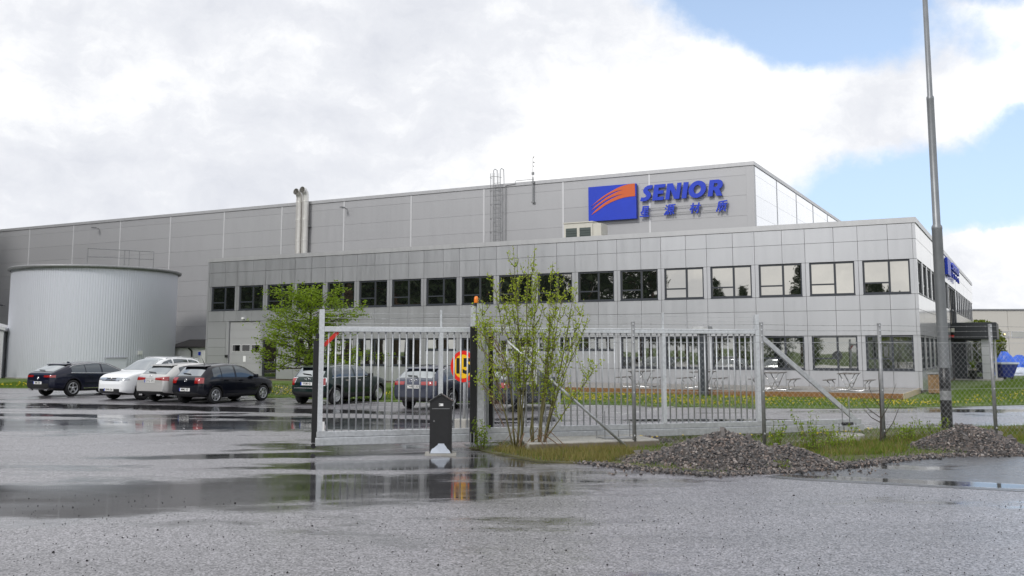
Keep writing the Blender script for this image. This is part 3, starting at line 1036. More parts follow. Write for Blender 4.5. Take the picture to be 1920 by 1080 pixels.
LET = {
    'S': (0.66, [arc_stroke([(0.62, 0.86), (0.52, 0.885), (0.40, 0.87), (0.29, 0.80), (0.25, 0.70), (0.29, 0.60), (0.38, 0.51), (0.46, 0.42), (0.49, 0.31), (0.44, 0.20), (0.34, 0.135), (0.20, 0.115), (0.05, 0.14)],
                            [0.24, 0.24, 0.24, 0.25, 0.26, 0.26, 0.26, 0.26, 0.26, 0.25, 0.24, 0.24, 0.24])]),
    'E': (0.66, [[(0, 0), (0.62, 0), (0.62, 0.21), (0.27, 0.21), (0.27, 0.40), (0.57, 0.40), (0.57, 0.60), (0.27, 0.60), (0.27, 0.79), (0.62, 0.79), (0.62, 1), (0, 1)]]),
    'N': (0.82, [[(0, 0), (0.22, 0), (0.22, 0.62), (0.50, 0), (0.78, 0), (0.78, 1), (0.56, 1), (0.56, 0.40), (0.30, 1), (0, 1)]]),
    'I': (0.30, [[(0, 0), (0.26, 0), (0.26, 1), (0, 1)]]),
    'O': (0.98, [ell(0.47, 0.5, 0.47, 0.53), ell(0.47, 0.5, 0.20, 0.27)[::-1]]),
    'R': (0.76, [[(0, 0), (0.26, 0), (0.26, 0.36), (0.32, 0.36), (0.48, 0), (0.78, 0), (0.58, 0.42), (0.66, 0.48), (0.72, 0.58), (0.73, 0.70), (0.70, 0.84), (0.62, 0.94), (0.48, 1), (0, 1)],
                 [(0.26, 0.56), (0.26, 0.79), (0.40, 0.79), (0.46, 0.74), (0.47, 0.67), (0.45, 0.61), (0.39, 0.56)]]),
}
SH, CAPH = 0.16, 1.0
tot = sum(LET[c][0] for c in 'SENIOR')
kx = (5.55 - 0.16) / tot
x = -17.02
for c in 'SENIOR':
    wd, loops = LET[c]
    lp = [[(px * kx * 0.90 + SH * py * CAPH, py * CAPH) for (px, py) in L_] for L_ in loops]
    upright('letter', outline_mesh('letter', lp, 0.10, 'sign_blue'), sg, x, -0.10, 11.27)
    x += wd * kx
STROKES = {
    'xing': [(2.2, 9.6, 7.8, 9.6), (2.2, 7.9, 7.8, 7.9), (2.2, 6.3, 7.8, 6.3), (2.6, 9.9, 2.6, 6.0), (7.4, 9.9, 7.4, 6.0), (2.6, 5.6, 1.0, 3.6), (1.8, 4.5, 8.6, 4.5), (1.6, 2.6, 8.2, 2.6),
             (0.5, 0.6, 9.5, 0.6), (5, 5.8, 5, 0.6)],
    'yuan': [(0.6, 9.4, 2.0, 8.2), (0.2, 6.8, 1.6, 5.6), (0.3, 0.4, 2.1, 4.2), (3.2, 9.4, 9.6, 9.4), (3.4, 9.4, 3.2, 4.0), (3.2, 4.0, 2.4, 0.4), (6.6, 9.0, 6.0, 8.0), (4.6, 7.8, 8.6, 7.8),
             (4.6, 6.0, 8.6, 6.0), (4.6, 4.3, 8.6, 4.3), (4.8, 8.0, 4.8, 4.2), (8.4, 8.0, 8.4, 4.2), (6.6, 4.3, 6.6, 0.4), (5.0, 3.2, 3.9, 0.9), (8.0, 3.2, 9.3, 0.9)],
    'cai': [(0.4, 7.3, 4.6, 7.3), (2.5, 9.8, 2.5, 0.2), (2.5, 6.8, 0.4, 3.2), (2.6, 6.4, 4.4, 4.2), (5.0, 7.3, 9.8, 7.3), (7.9, 9.8, 7.9, 0.6), (7.9, 0.6, 6.6, 0.9), (7.6, 6.8, 4.8, 2.4)],
    'zhi': [(1.6, 9.0, 9.0, 9.7), (1.8, 9.2, 1.6, 4.0), (1.6, 4.0, 0.5, 0.4), (2.2, 7.4, 9.4, 7.4), (5.4, 9.2, 5.2, 6.0), (3.2, 6.0, 8.4, 6.0), (3.3, 6.0, 3.3, 2.2), (8.2, 6.0, 8.2, 2.2),
            (5.7, 5.0, 5.6, 3.0), (5.6, 3.0, 3.0, 0.3), (6.4, 2.4, 9.0, 0.3)],
}
for (k, x0) in (('xing', -17.05), ('yuan', -15.42), ('cai', -13.80), ('zhi', -12.12)):
    mb = MB()
    for j, (xa, ya, xb_, yb_) in enumerate(STROKES[k]):
        s_ = 0.068
        pa = ((xa + 0.16 * ya) * s_, ya * s_)
        pb = ((xb_ + 0.16 * yb_) * s_, yb_ * s_)
        mb.bar((pa[0], -0.06 - 0.0022 * j, pa[1]), (pb[0], -0.06 - 0.0022 * j, pb[1]), 0.10, 0.074, up=(0, 0, 1) if abs(pb[0] - pa[0]) > abs(pb[1] - pa[1]) else (1, 0, 0))
    o = part('character', mb, 'sign_blue', sg, loc=(x0, -0.06, 10.27))
for z, xe in ((12.02, -11.7), (11.40, -11.8), (10.78, -11.7), (10.40, -11.7)):
    part('rail', MB().box(-16.9, xe, -0.05, -0.03, z, z + 0.035), 'galv_dull', sg)

# the smaller sign on the east side
s2 = thing('side_sign', 'blue sign box and raised lettering on the east office wall', 'sign', lpos(0.03, 0, 0), BROT)
part('logo_panel', MB().box(0.0, 0.17, 16.9, 19.6, 6.50, 7.52), 'sign_blue', s2)
kx2 = 5.6 / tot
y0 = 20.3
for c in 'SENIOR':
    wd, loops = LET[c]
    lp = [[(px * kx2 + SH * py * 0.5, py * 0.5) for (px, py) in L_] for L_ in loops]
    o = link('letter', outline_mesh('letter', lp, 0.14, 'sign_blue'), s2, (0.16, y0, 7.02))
    o.rotation_euler = (pi / 2, 0, pi / 2)
    y0 += wd * kx2 * 1.25
for (k, yy) in (('xing', 20.5), ('yuan', 22.5), ('cai', 24.5), ('zhi', 26.5)):
    mb = MB()
    for j, (xa, ya, xb_, yb_) in enumerate(STROKES[k]):
        mb.bar((0.14 + 0.002 * j, xa * 0.08, ya * 0.036), (0.14 + 0.002 * j, xb_ * 0.08, yb_ * 0.036), 0.09, 0.05, up=(0, 0, 1) if abs(xb_ - xa) > abs(yb_ - ya) else (0, 1, 0))
    part('character', mb, 'sign_blue', s2, loc=(0, yy, 6.53))

# ------------------------------------------------------------------ round tank
TX, TY, TR, THT = -30.14, 70.24, 5.60, 7.55
tank = thing('storage_tank', 'big round tank clad in pale blue-grey ribbed sheet beside the hall', 'tank', (TX, TY, 0))
nrib = 210
ring = []
for k in range(nrib):
    for (f_, r_) in ((0.0, 0.0), (0.22, 0.012), (0.50, 0.012), (0.72, 0.0)):
        a = 2 * pi * (k + f_) / nrib
        ring.append((a, TR - 0.045 + r_))
mb = MB()
zs_ = [0.08, 2.5, 5.0, THT]
vs = [(r_ * cos(a), r_ * sin(a), z) for z in zs_ for (a, r_) in ring]
nn = len(ring)
fs = [(i * nn + j, i * nn + (j + 1) % nn, (i + 1) * nn + (j + 1) % nn, (i + 1) * nn + j) for i in range(3) for j in range(nn)]
mb.add(vs, fs)
part('cladding', mb, 'tank_sheet', tank)
part('rim', MB().lathe([(TR + 0.02, THT - 0.14), (TR + 0.20, THT - 0.12), (TR + 0.22, THT - 0.02), (TR + 0.22, THT + 0.04), (TR + 0.12, THT + 0.09), (TR - 0.3, THT + 0.12)], 96), 'galv_dull', tank, True)
part('roof', MB().lathe([(TR + 0.10, THT + 0.085), (3.0, THT + 0.30), (0.001, THT + 0.42)], 64), 'galv_dull', tank, True)
part('base_ring', MB().lathe([(TR + 0.06, 0.0), (TR + 0.06, 0.10), (TR - 0.2, 0.11)], 64), 'concrete', tank)
# hatch and notice on the tank wall, facing the yard
for (ang, nm, wd, z0, z1, mt_) in ((radians(-52), 'hatch', 1.35, 0.35, 1.35, 'tank_sheet'), (radians(-35), 'notice', 0.34, 1.62, 1.88, 'white_paint')):
    cx_, cy_ = (TR + 0.03) * cos(ang), (TR + 0.03) * sin(ang)
    tx_, ty_ = -sin(ang), cos(ang)
    mb = MB().bar((cx_ - tx_ * wd / 2, cy_ - ty_ * wd / 2, (z0 + z1) / 2), (cx_ + tx_ * wd / 2, cy_ + ty_ * wd / 2, (z0 + z1) / 2), 0.05, z1 - z0)
    hp = part(nm, mb, mt_, tank)
    if nm == 'hatch':
        part('hatch_rail', MB().bar((cx_ * 1.01 - tx_ * 0.75, cy_ * 1.01 - ty_ * 0.75, z1 + 0.05), (cx_ * 1.01 + tx_ * 0.75, cy_ * 1.01 + ty_ * 0.75, z1 + 0.05), 0.07, 0.05), 'galv_dull', hp)
# guard rail on the tank roof
rail = part('guard_rail', MB().tube([(1.3, -4.7, THT + 1.25), (4.9, -2.3, THT + 1.25)], 0.03, 6), 'galv_dull', tank)
part('guard_rail', MB().tube([(1.3, -4.7, THT + 0.7), (4.9, -2.3, THT + 0.7)], 0.025, 6), 'galv_dull', tank)
for k in range(5):
    t_ = (0.0, 0.55, 0.62, 0.78, 1.0)[k]
    x, y = 1.3 + 3.6 * t_, -4.7 + 2.4 * t_
    part('rail_post', MB().tube([(x, y, THT - 0.2), (x, y, THT + 1.27)], 0.03, 6), 'galv_dull', tank)

# little shed between tank and office
sh = thing('equipment_shed', 'low white ribbed shed with dark tiled roof between tank and office', 'shed', lpos(-52.0, 5.0, 0), BROT)
part('wall', MB().box(0, 3.6, 0, 3.5, 0, 2.08), 'white_paint', sh)
for k in range(24):
    part('rib', MB().box(0.06 + k * 0.15, 0.11 + k * 0.15, -0.025, -0.001, 0.05, 2.06), 'white_paint', sh)
rf = part('roof', MB().add([(-0.15, -0.25, 2.08), (3.7, -0.25, 2.08), (3.7, 1.9, 2.62), (-0.15, 1.9, 2.62), (-0.15, -0.25, 2.16), (3.7, -0.25, 2.16), (3.7, 1.9, 2.70), (-0.15, 1.9, 2.70)],
                            [(0, 3, 2, 1), (4, 5, 6, 7), (0, 1, 5, 4), (1, 2, 6, 5), (2, 3, 7, 6), (3, 0, 4, 7)]), 'roof_tile', sh)
for k in range(24):
    part('roll', MB().tube([(-0.08 + k * 0.16, -0.27, 2.17), (-0.08 + k * 0.16, 1.88, 2.71)], 0.035, 5), 'roof_tile', rf)
part('gutter_pipe', MB().tube([(2.0, -0.30, 2.08), (2.15, -0.1, 1.85), (2.15, -0.07, 0.1)], 0.06, 8), 'black_paint', sh)
part('door_badge', MB().box(2.75, 2.98, -0.04, -0.027, 1.55, 1.80), 'sign_blue', sh)
part('vent_pipe', MB().tube([(2.6, 2.4, 2.5), (2.6, 2.4, 4.05), (3.0, 2.4, 4.07)], 0.04, 6), 'galv_dull', sh)
part('back_parapet', MB().box(-0.1, 3.7, 3.3, 3.5, 2.1, 2.78), 'hall_grey', sh)

# gable end cut by the left picture edge, and the yellow guard rail
ga = thing('gable_shed', 'small pale shed with white gable edge left of the tank', 'shed', (-36.6, 66.0, 0), 0.25)
part('wall', MB().box(-3.5, 1.95, 0, 4, 0, 3.2), 'hall_grey', ga)
part('roof', MB().add([(-3.8, -0.3, 4.9), (2.1, -0.3, 3.25), (2.1, 4.3, 3.25), (-3.8, 4.3, 4.9), (-3.8, -0.3, 5.1), (2.1, -0.3, 3.45), (2.1, 4.3, 3.45), (-3.8, 4.3, 5.1)],
                      [(0, 3, 2, 1), (4, 5, 6, 7), (0, 1, 5, 4), (1, 2, 6, 5), (2, 3, 7, 6), (3, 0, 4, 7)]), 'strip_light', ga)
part('corner_post', MB().box(1.55, 1.97, -0.08, -0.002, 0, 3.2), 'strip_light', ga)
part('door', MB().box(-0.2, 1.4, -0.06, -0.002, 0.02, 2.6), 'galv_dull', ga)
yr = thing('yellow_guard_rail', 'mustard yellow guard rail at the left picture edge beside the tank', 'railing', (-35.2, 64.4, 0), 0.1)
for x in (-1.6, 0.0, 0.95):
    part('post', MB().box(x - 0.06, x + 0.06, -0.05, 0.05, 0, 1.6), 'yellow_paint', yr)
for z in (0.35, 0.95, 1.5):
    part('rail', MB().box(-1.7, 1.0, -0.03, 0.03, z, z + 0.09), 'yellow_paint', yr)

# ------------------------------------------------------------------ right background
bw_ = thing('warehouse', 'long pale beige warehouse with a strip of windows behind the pallets', 'building', (50.5, 112.0, 0), 0.0)
part('wall', MB().box(0, 60, 0.1, 30, -0.05, 6.45), 'pale_cladding', bw_)
for k in range(8):
    part('panel', MB().box(0.02 + k * 6.6, 6.58 + k * 6.6, 0.0, 0.099, 0.1, 6.4), 'pale_cladding', bw_)
part('coping', MB().box(-0.1, 60, -0.1, 0.4, 6.451, 6.62), 'galv_dull', bw_)
for k in range(6):
    fr_ = part('window', MB().box(5.0 + k * 1.9, 6.7 + k * 1.9, -0.05, -0.001, 3.3, 4.05), 'strip_light', bw_)
    part('pane', MB().box(5.08 + k * 1.9, 6.62 + k * 1.9, -0.06, -0.051, 3.36, 3.99), 'low_glass', fr_)
lampw = thing('window_lamp', 'small warm lamp glowing behind the first warehouse window', 'lamp', (56.6, 111.88, 3.72))
part('bulb', MB().lathe([(0.001, -0.1), (0.09, -0.05), (0.11, 0.02), (0.001, 0.12)], 10), 'warm_glow' if 'warm_glow' in MATS else mat('warm_glow', (1, 0.8, 0.4), emit=((1.0, 0.75, 0.35), 1.2)).name, lampw, True)

hd = thing('background_hedge', 'tall yellow-green bush beside the porch in front of the warehouse', 'bush', (46.2, 96.0, 0))


def leaf_cloud(n, cx, cy, cz, rx, ry, rz_, s0, s1, fn=None, flat=0.0):
    mb = MB()
    vs, fs = [], []
    for _ in range(n):
        while True:
            x, y, z = random.uniform(-1, 1), random.uniform(-1, 1), random.uniform(-1, 1)
            q = x * x + y * y + z * z
            if q < 1 and (fn is None or fn(x, y, z)):
                break
        p = Vector((cx + x * rx, cy + y * ry, cz + z * rz_))
        s = random.uniform(s0, s1)
        d = Vector((random.gauss(0, 1), random.gauss(0, 1), random.gauss(0, 1) * (1 - flat))).normalized()
        e = d.cross(Vector((random.gauss(0, 1), random.gauss(0, 1), random.gauss(0, 1)))).normalized()
        o = len(vs)
        vs += [p - d * s, p + e * s * 0.45, p + d * s, p - e * s * 0.45]
        fs.append((o, o + 1, o + 2, o + 3))
    mb.v, mb.f, mb.m = [tuple(v) for v in vs], fs, [0] * len(fs)
    return mb


part('foliage', leaf_cloud(5200, 0, 0, 2.3, 2.4, 1.6, 2.6, 0.10, 0.24), 'leaf_hedge', hd)
part('trunk', MB().tube([(0, 0, 0), (0.1, 0, 1.5), (0, 0, 3)], [0.12, 0.08, 0.03], 6), 'bark_dark', hd)


def heap(name, label, cat, loc, sx, sy, sz, mname, seed, group, rz=0.0):
    rnd = random.Random(seed)
    mb = MB()
    n, k = 14, 7
    vs = []
    for i in range(k):
        t = i / (k - 1)
        for j in range(n):
            a = 2 * pi * j / n
            r = (1 - t ** 2.2 * 0.75) * (0.85 + 0.3 * rnd.random())
            vs.append((sx * r * cos(a), sy * r * sin(a), sz * t * (0.9 + 0.15 * rnd.random())))
    fs = [(i * n + j, i * n + (j + 1) % n, (i + 1) * n + (j + 1) % n, (i + 1) * n + j) for i in range(k - 1) for j in range(n)]
    fs.append(tuple((k - 1) * n + j for j in range(n)))
    mb.add(vs, fs)
    return tag(part(name, mb, mname, None, False, loc, rz), label, cat, group)


G = 'goods stored in the yard'
heap('tarp_bundle', 'tall crumpled blue tarpaulin bundle just right of the porch', 'tarp', (40.4, 80.0, 0), 1.1, 0.9, 1.75, 'blue_tarp', 1, G)
heap('tarp_bundle', 'smaller blue tarpaulin bundle behind the blue tub', 'tarp', (37.6, 76.0, 0), 0.9, 0.8, 0.95, 'blue_tarp', 2, G)
heap('tarp_bundle', 'blue tarpaulin bundle right of the leaning fence post', 'tarp', (43.6, 84.0, 0), 1.3, 1.0, 1.45, 'blue_tarp', 3, G)
heap('tarp_bundle', 'pale grey-blue plastic wrapped bundle in the yard', 'tarp', (44.2, 82.0, 0), 1.1, 0.9, 1.0, 'tarp_light', 4, G)
heap('tarp_bundle', 'low blue sheet over goods at the right picture edge', 'tarp', (42.6, 78.0, 0), 1.4, 0.8, 0.55, 'blue_tarp', 5, G)
heap('tarp_bundle', 'low pale sheet over goods beside the lawn edge', 'tarp', (40.0, 77.2, 0), 1.5, 0.8, 0.55, 'tarp_light', 6, G)
for (nm, lab, loc, s_, mn) in (('red_crate', 'red crate standing highest among the yard goods', (47.1, 84.5, 1.45), (1.0, 0.9, 0.95), 'crate_red'),
                              ('blue_crate', 'mid blue crate under the red one in the yard', (47.6, 84.0, 0.75), (1.6, 1.1, 0.7), 'blue_tarp'),
                              ('brown_crate', 'brown wooden crate low among the yard goods', (44.9, 82.8, 0.0), (1.3, 1.0, 0.75), 'crate_tan'),
                              ('white_crate', 'white slatted crate left of the red crate', (45.4, 83.6, 0.76), (1.6, 1.0, 1.2), 'white_paint')):
    o = thing(nm, lab, 'crate', loc)
    sx, sy, sz = s_
    if mn != 'crate_tan':
        part('stand', MB().box(-sx / 2 - 0.05, sx / 2 + 0.05, -sy / 2, sy / 2, -loc[2], -0.01), 'crate_tan', o)
    for k in range(4):
        part('slat', MB().box(-sx / 2, sx / 2, -sy / 2 - 0.03, -sy / 2 - 0.001, sz * k / 4 + 0.015, sz * (k + 1) / 4 - 0.015), mn, o)
    part('body', MB().box(-sx / 2 + 0.01, sx / 2 - 0.01, -sy / 2, sy / 2, 0, sz), mn, o)
tub = thing('blue_tub', 'dark blue wheeled tub with pale rim on the lawn by the porch', 'tub', (32.35, 64.2, 0.03), 0.2)
part('body', MB().add([(-0.36, -0.32, 0.12), (0.36, -0.32, 0.12), (0.36, 0.32, 0.12), (-0.36, 0.32, 0.12), (-0.62, -0.5, 0.98), (0.62, -0.5, 0.98), (0.62, 0.5, 0.98), (-0.62, 0.5, 0.98)],
                      [(0, 3, 2, 1), (0, 1, 5, 4), (1, 2, 6, 5), (2, 3, 7, 6), (3, 0, 4, 7), (4, 5, 6, 7)]), 'blue_plastic', tub)
part('rim', MB().box(-0.68, 0.68, -0.56, 0.56, 0.981, 1.10), 'tarp_light', tub)
for x in (-0.25, 0.25):
    part('wheel', MB().tube([(x, -0.33, 0.09), (x, -0.26, 0.09)], 0.09, 10), 'black_rubber', tub)
pp = thing('potted_palm', 'dark potted plant with spiky leaves in front of the porch glass', 'plant', lpos(1.05, 20.95, 0.12), 0)
part('pot', MB().lathe([(0.16, 0), (0.2, 0.05), (0.24, 0.5), (0.26, 0.52), (0.2, 0.53), (0.001, 0.5)], 14), 'black_paint', pp, True)
mb = MB()
for k in range(40):
    a = random.uniform(0, 2 * pi)
    l = random.uniform(0.35, 0.62)
    e = random.uniform(0.3, 1.3)
    b0 = Vector((0, 0, 0.6 + random.uniform(0, 0.25)))
    d = Vector((cos(a) * cos(e), sin(a) * cos(e), sin(e)))
    s_ = Vector((-sin(a), cos(a), 0)) * 0.03
    mb.add([b0 - s_, b0 + s_, b0 + d * l], [(0, 1, 2)])
part('leaves', mb, 'leaf_tree', pp)
part('stem', MB().tube([(0, 0, 0.5), (0, 0, 0.9)], 0.03, 6), 'bark_dark', pp)

# ------------------------------------------------------------------ deck, tables, bin, lamp
deck = thing('wooden_deck', 'low timber terrace with orange-brown front board along the office', 'deck', lpos(0, 0, 0), BROT)
DX0, DX1, DY0 = -23.5, -0.10, -6.6
nb = 44
for k in range(nb):
    y0 = DY0 + 0.03 + k * (6.5 / nb)
    part('plank', MB().box(DX0, DX1 - 0.03, y0, y0 + 6.5 / nb - 0.008, 0.225, 0.255), 'deck_top', deck)
part('front_board', MB().box(DX0, DX1 - 0.03, DY0 - 0.02, DY0 + 0.025, 0.02, 0.256), 'deck_brown', deck)
part('end_board', MB().box(DX1 - 0.028, DX1 + 0.01, DY0 - 0.02, -0.02, 0.02, 0.257), 'deck_end', deck)
part('joist', MB().box(DX0 + 0.05, DX1 - 0.1, DY0 + 0.1, -0.1, 0.04, 0.22), 'core_dark', deck)

tb = thing('picnic_table', '', 'picnic table')
for k in range(5):
    part('top_plank', MB().box(-0.36 + k * 0.145, -0.225 + k * 0.145, -0.9, 0.9, 0.70, 0.735), 'table_wood', tb)
for s in (-1, 1):
    for k in range(2):
        part('seat_plank', MB().box(s * 0.80 - 0.135 + k * 0.137, s * 0.80 - 0.005 + k * 0.137, -0.9, 0.9, 0.43, 0.462), 'table_wood', tb)
for y in (-0.62, 0.62):
    for s in (-1, 1):
        part('leg_tube', MB().tube([(s * 0.30, y, 0.695), (s * 0.12, y, 0.35), (s * 0.02, y, 0.10), (s * 0.10, y, 0.03), (s * 0.50, y, 0.025), (s * 0.64, y, 0.03), (s * 0.71, y, 0.10), (s * 0.68, y, 0.28), (s * 0.80, y, 0.42)],
                                   0.023, 7), 'tube_steel', tb, True)
    part('brace', MB().tube([(-0.08, y, 0.30), (0.08, y, 0.30)], 0.016, 6), 'tube_steel', tb)
labs = ['picnic table nearest the right end of the terrace', 'second picnic table from the right end of the terrace', 'third picnic table from the right, beside the dark lamp post',
        'leftmost picnic table on the terrace, behind the sliding gate bars']
for k, (lx, rz_) in enumerate(((-2.63, 0.50), (-5.70, 0.52), (-8.85, 0.49), (-11.75, 0.53))):
    o = tb if k == 0 else copy_tree(tb)
    x, y = wpt(lx + 0.25, -4.75)
    o.location = (x, y, 0.256)
    o.rotation_euler = (0, 0, BROT + 0.12 * (rz_ - 0.45) * 10 * 0.3)
    o['label'] = labs[k]
    o['group'] = 'picnic tables on the terrace'

bn_ = thing('litter_bin', 'wood-slatted litter bin with metal lid at the office corner', 'bin', (18.6, 42.95, 0.03), BROT)
for k in range(5):
    part('slat', MB().box(-0.30 + k * 0.122, -0.19 + k * 0.122, -0.32, -0.29, 0.04, 0.84), 'bin_wood', bn_)
for k in range(5):
    part('slat', MB().box(0.29, 0.32, -0.28 + k * 0.122, -0.17 + k * 0.122, 0.04, 0.84), 'bin_wood', bn_)
part('liner', MB().box(-0.285, 0.285, -0.285, 0.33, 0.02, 0.85), 'core_dark', bn_)
part('lid', MB().box(-0.36, 0.36, -0.36, 0.36, 0.86, 0.92), 'galv_dull', bn_)

dl = thing('terrace_lamp', 'dark square lamp post with flat cap standing before the office windows', 'lamp post', (8.05, 41.2, 0.0), BROT)
part('post', MB().box(-0.17, 0.17, -0.17, 0.17, 0.0, 2.62), 'frame_dark', dl)
part('neck', MB().box(-0.20, 0.20, -0.20, 0.20, 2.60, 2.76), 'frame_dark', dl)
part('cap', MB().add([(-0.20, -0.2, 2.76), (0.20, -0.2, 2.76), (0.20, 0.2, 2.76), (-0.2, 0.2, 2.76), (-0.36, -0.36, 2.80), (0.36, -0.36, 2.80), (0.36, 0.36, 2.80), (-0.36, 0.36, 2.80),
                      (-0.33, -0.33, 2.93), (0.33, -0.33, 2.93), (0.33, 0.33, 2.93), (-0.33, 0.33, 2.93)],
                     [(0, 1, 5, 4), (1, 2, 6, 5), (2, 3, 7, 6), (3, 0, 4, 7), (4, 5, 9, 8), (5, 6, 10, 9), (6, 7, 11, 10), (7, 4, 8, 11), (8, 9, 10, 11), (3, 2, 1, 0)]), 'galv_dull', dl)

# tall yard light column
m = mat('pole_steel', (0.22, 0.23, 0.24), 0.42, 0.5, var=0.12, vscale=3, dirt=(0.20, 0.20, 0.20), dscale=2.0, damt=0.4)
lp_ = thing('light_column', 'tall stepped steel light column with black coated foot behind the fence', 'light column', (10.52, 23.8, 0))
part('column', MB().lathe([(0.128, 1.50), (0.122, 4.90), (0.128, 4.92), (0.125, 4.98), (0.092, 5.03), (0.088, 8.18), (0.092, 8.20), (0.088, 8.26), (0.066, 8.30), (0.060, 12.5), (0.001, 12.51)], 20), 'pole_steel', lp_, True)
part('coated_foot', MB().lathe([(0.131, -0.05), (0.131, 0.72), (0.129, 0.74), (0.129, 0.98), (0.131, 1.0), (0.131, 1.515), (0.122, 1.52)], 20), 'black_paint', lp_, True)
part('worn_band', MB().lathe([(0.1312, 0.74), (0.1312, 0.97)], 20), 'galv_dull', lp_, True)

# ------------------------------------------------------------------ sliding gate
GA = (-3.82, 19.12)
GROT = radians(16.92)
gate = thing('sliding_gate', 'long galvanised sliding gate of upright bars with counterweight frame', 'gate', (GA[0], GA[1], 0), GROT)
bb = part('bottom_beam', MB().box(0.0, 12.45, -0.07, 0.07, 0.10, 0.258), 'galv', gate)
bevel(bb, 0.012, 2)
bb = part('bottom_rail', MB().box(0.02, 12.40, -0.05, 0.05, 0.262, 0.372), 'galv', gate)
bevel(bb, 0.008, 1)
bb = part('top_rail', MB().box(0.128, 9.70, -0.048, 0.048, 2.30, 2.405), 'galv_white', gate)
bevel(bb, 0.008, 1)
posts = [0.08, 2.48, 5.00, 7.44, 9.75]
for k, s in enumerate(posts):
    hw = 0.048 if k in (0, 4) else 0.04
    top = 2.74 if k in (0, 4) else 2.299
    part('post', MB().box(s - hw, s + hw, -0.05 - 0.001 * (k in (0, 4)), 0.05, 0.373, top), 'galv_white', gate)
    if k in (1, 2, 3):
        part('wire_holder', MB().box(s - 0.02, s + 0.02, -0.02, 0.02, 2.406, 2.76), 'galv_white', gate)
barm = MB().tube([(0, 0, 0.373), (0, 0, 2.30)], 0.0165, 8).mesh('bar', 'galv', True)
for k in range(4):
    a, b = posts[k], posts[k + 1]
    n = int(round((b - a) / 0.141))
    for j in range(1, n):
        link('bar', barm, gate, (a + (b - a) * j / n, 0, 0))
part('tail_brace', MB().bar((9.80, 0, 2.30), (12.28, 0, 0.34), 0.06, 0.10), 'galv', gate)
cb_ = part('corner_brace', MB().bar((0.13, 0, 2.03), (0.40, 0, 2.30), 0.03, 0.07), 'red_paint', gate)
cb_['label'] = 'small red diagonal corner plate'
part('rubber_edge', MB().box(-0.07, 0.028, -0.035, 0.035, 0.16, 2.13), 'black_rubber', gate)
part('rubber_cap', MB().box(-0.03, 0.03, -0.03, 0.03, 2.17, 2.26), 'black_rubber', gate)
part('roller', MB().tube([(-0.03, -0.04, 0.10), (-0.03, 0.04, 0.10)], 0.05, 10), 'black_rubber', gate)
part('end_lug', MB().box(0.13, 0.17, -0.06, -0.03, 0.38, 0.56), 'white_paint', gate)


def barbed(a, b, sag=0.02, step=0.12, seed=0):
    rnd = random.Random(seed)
    a, b = Vector(a), Vector(b)
    L = (b - a).length
    n = max(2, int(L / 0.4))
    pts = [a.lerp(b, i / n) - Vector((0, 0, sag * 4 * (i / n) * (1 - i / n))) for i in range(n + 1)]
    mb = MB().tube(pts, 0.0035, 3)
    k = int(L / step)
    for i in range(1, k):
        p = a.lerp(b, i / k) - Vector((0, 0, sag * 4 * (i / k) * (1 - i / k)))
        d = Vector((rnd.uniform(-1, 1), rnd.uniform(-1, 1), rnd.uniform(-1, 1))).normalized() * 0.018
        mb.tube([p - d, p + d], 0.003, 3, caps=False)
    return mb


for z in (2.48, 2.58, 2.68):
    for k in range(4):
        part('barbed_wire', barbed((posts[k], 0, z), (posts[k + 1], 0, z), 0.012, 0.12, k), 'galv', gate)

# gate portal with beacon
pt_ = thing('gate_portal', 'galvanised portal post pair with black rubber strips guiding the gate', 'gate post', (-0.66, 19.95, 0), GROT)
part('post', MB().box(-0.075, 0.075, -0.08, 0.06, 0.0, 2.89), 'galv', pt_)
part('post', MB().box(-0.175, -0.085, 0.0, 0.09, 0.0, 2.84), 'galv_white', pt_)
part('rubber_strip', MB().box(-0.215, -0.085, -0.10, -0.03, 0.10, 2.42), 'black_rubber', pt_)
part('post', MB().box(0.20, 0.29, 0.34, 0.46, 0.0, 2.42), 'galv', pt_)
part('rubber_strip', MB().box(0.30, 0.39, 0.33, 0.43, 0.35, 2.38), 'black_rubber', pt_)
part('guide_bridge', MB().box(-0.17, 0.29, 0.12, 0.30, 2.425, 2.50), 'galv', pt_)
part('base_plate', MB().box(-0.3, 0.35, -0.25, 0.05, 0.03, 0.06), 'galv_dull', pt_)
for x in (-0.22, -0.15, -0.08):
    part('anchor_bolt', MB().tube([(x, -0.14, 0.05), (x, -0.14, 0.30)], 0.012, 6), 'galv_dull', pt_)
bc = thing('warning_beacon', 'small amber warning beacon on top of the gate portal post', 'beacon', (-0.735, 19.93, 2.845), GROT)
part('socket', MB().box(-0.045, 0.05, -0.05, 0.05, 0.0, 0.06), 'black_paint', bc)
part('lens', MB().lathe([(0.042, 0.06), (0.046, 0.08), (0.044, 0.15), (0.032, 0.19), (0.001, 0.20)], 14), 'amber', bc, True)

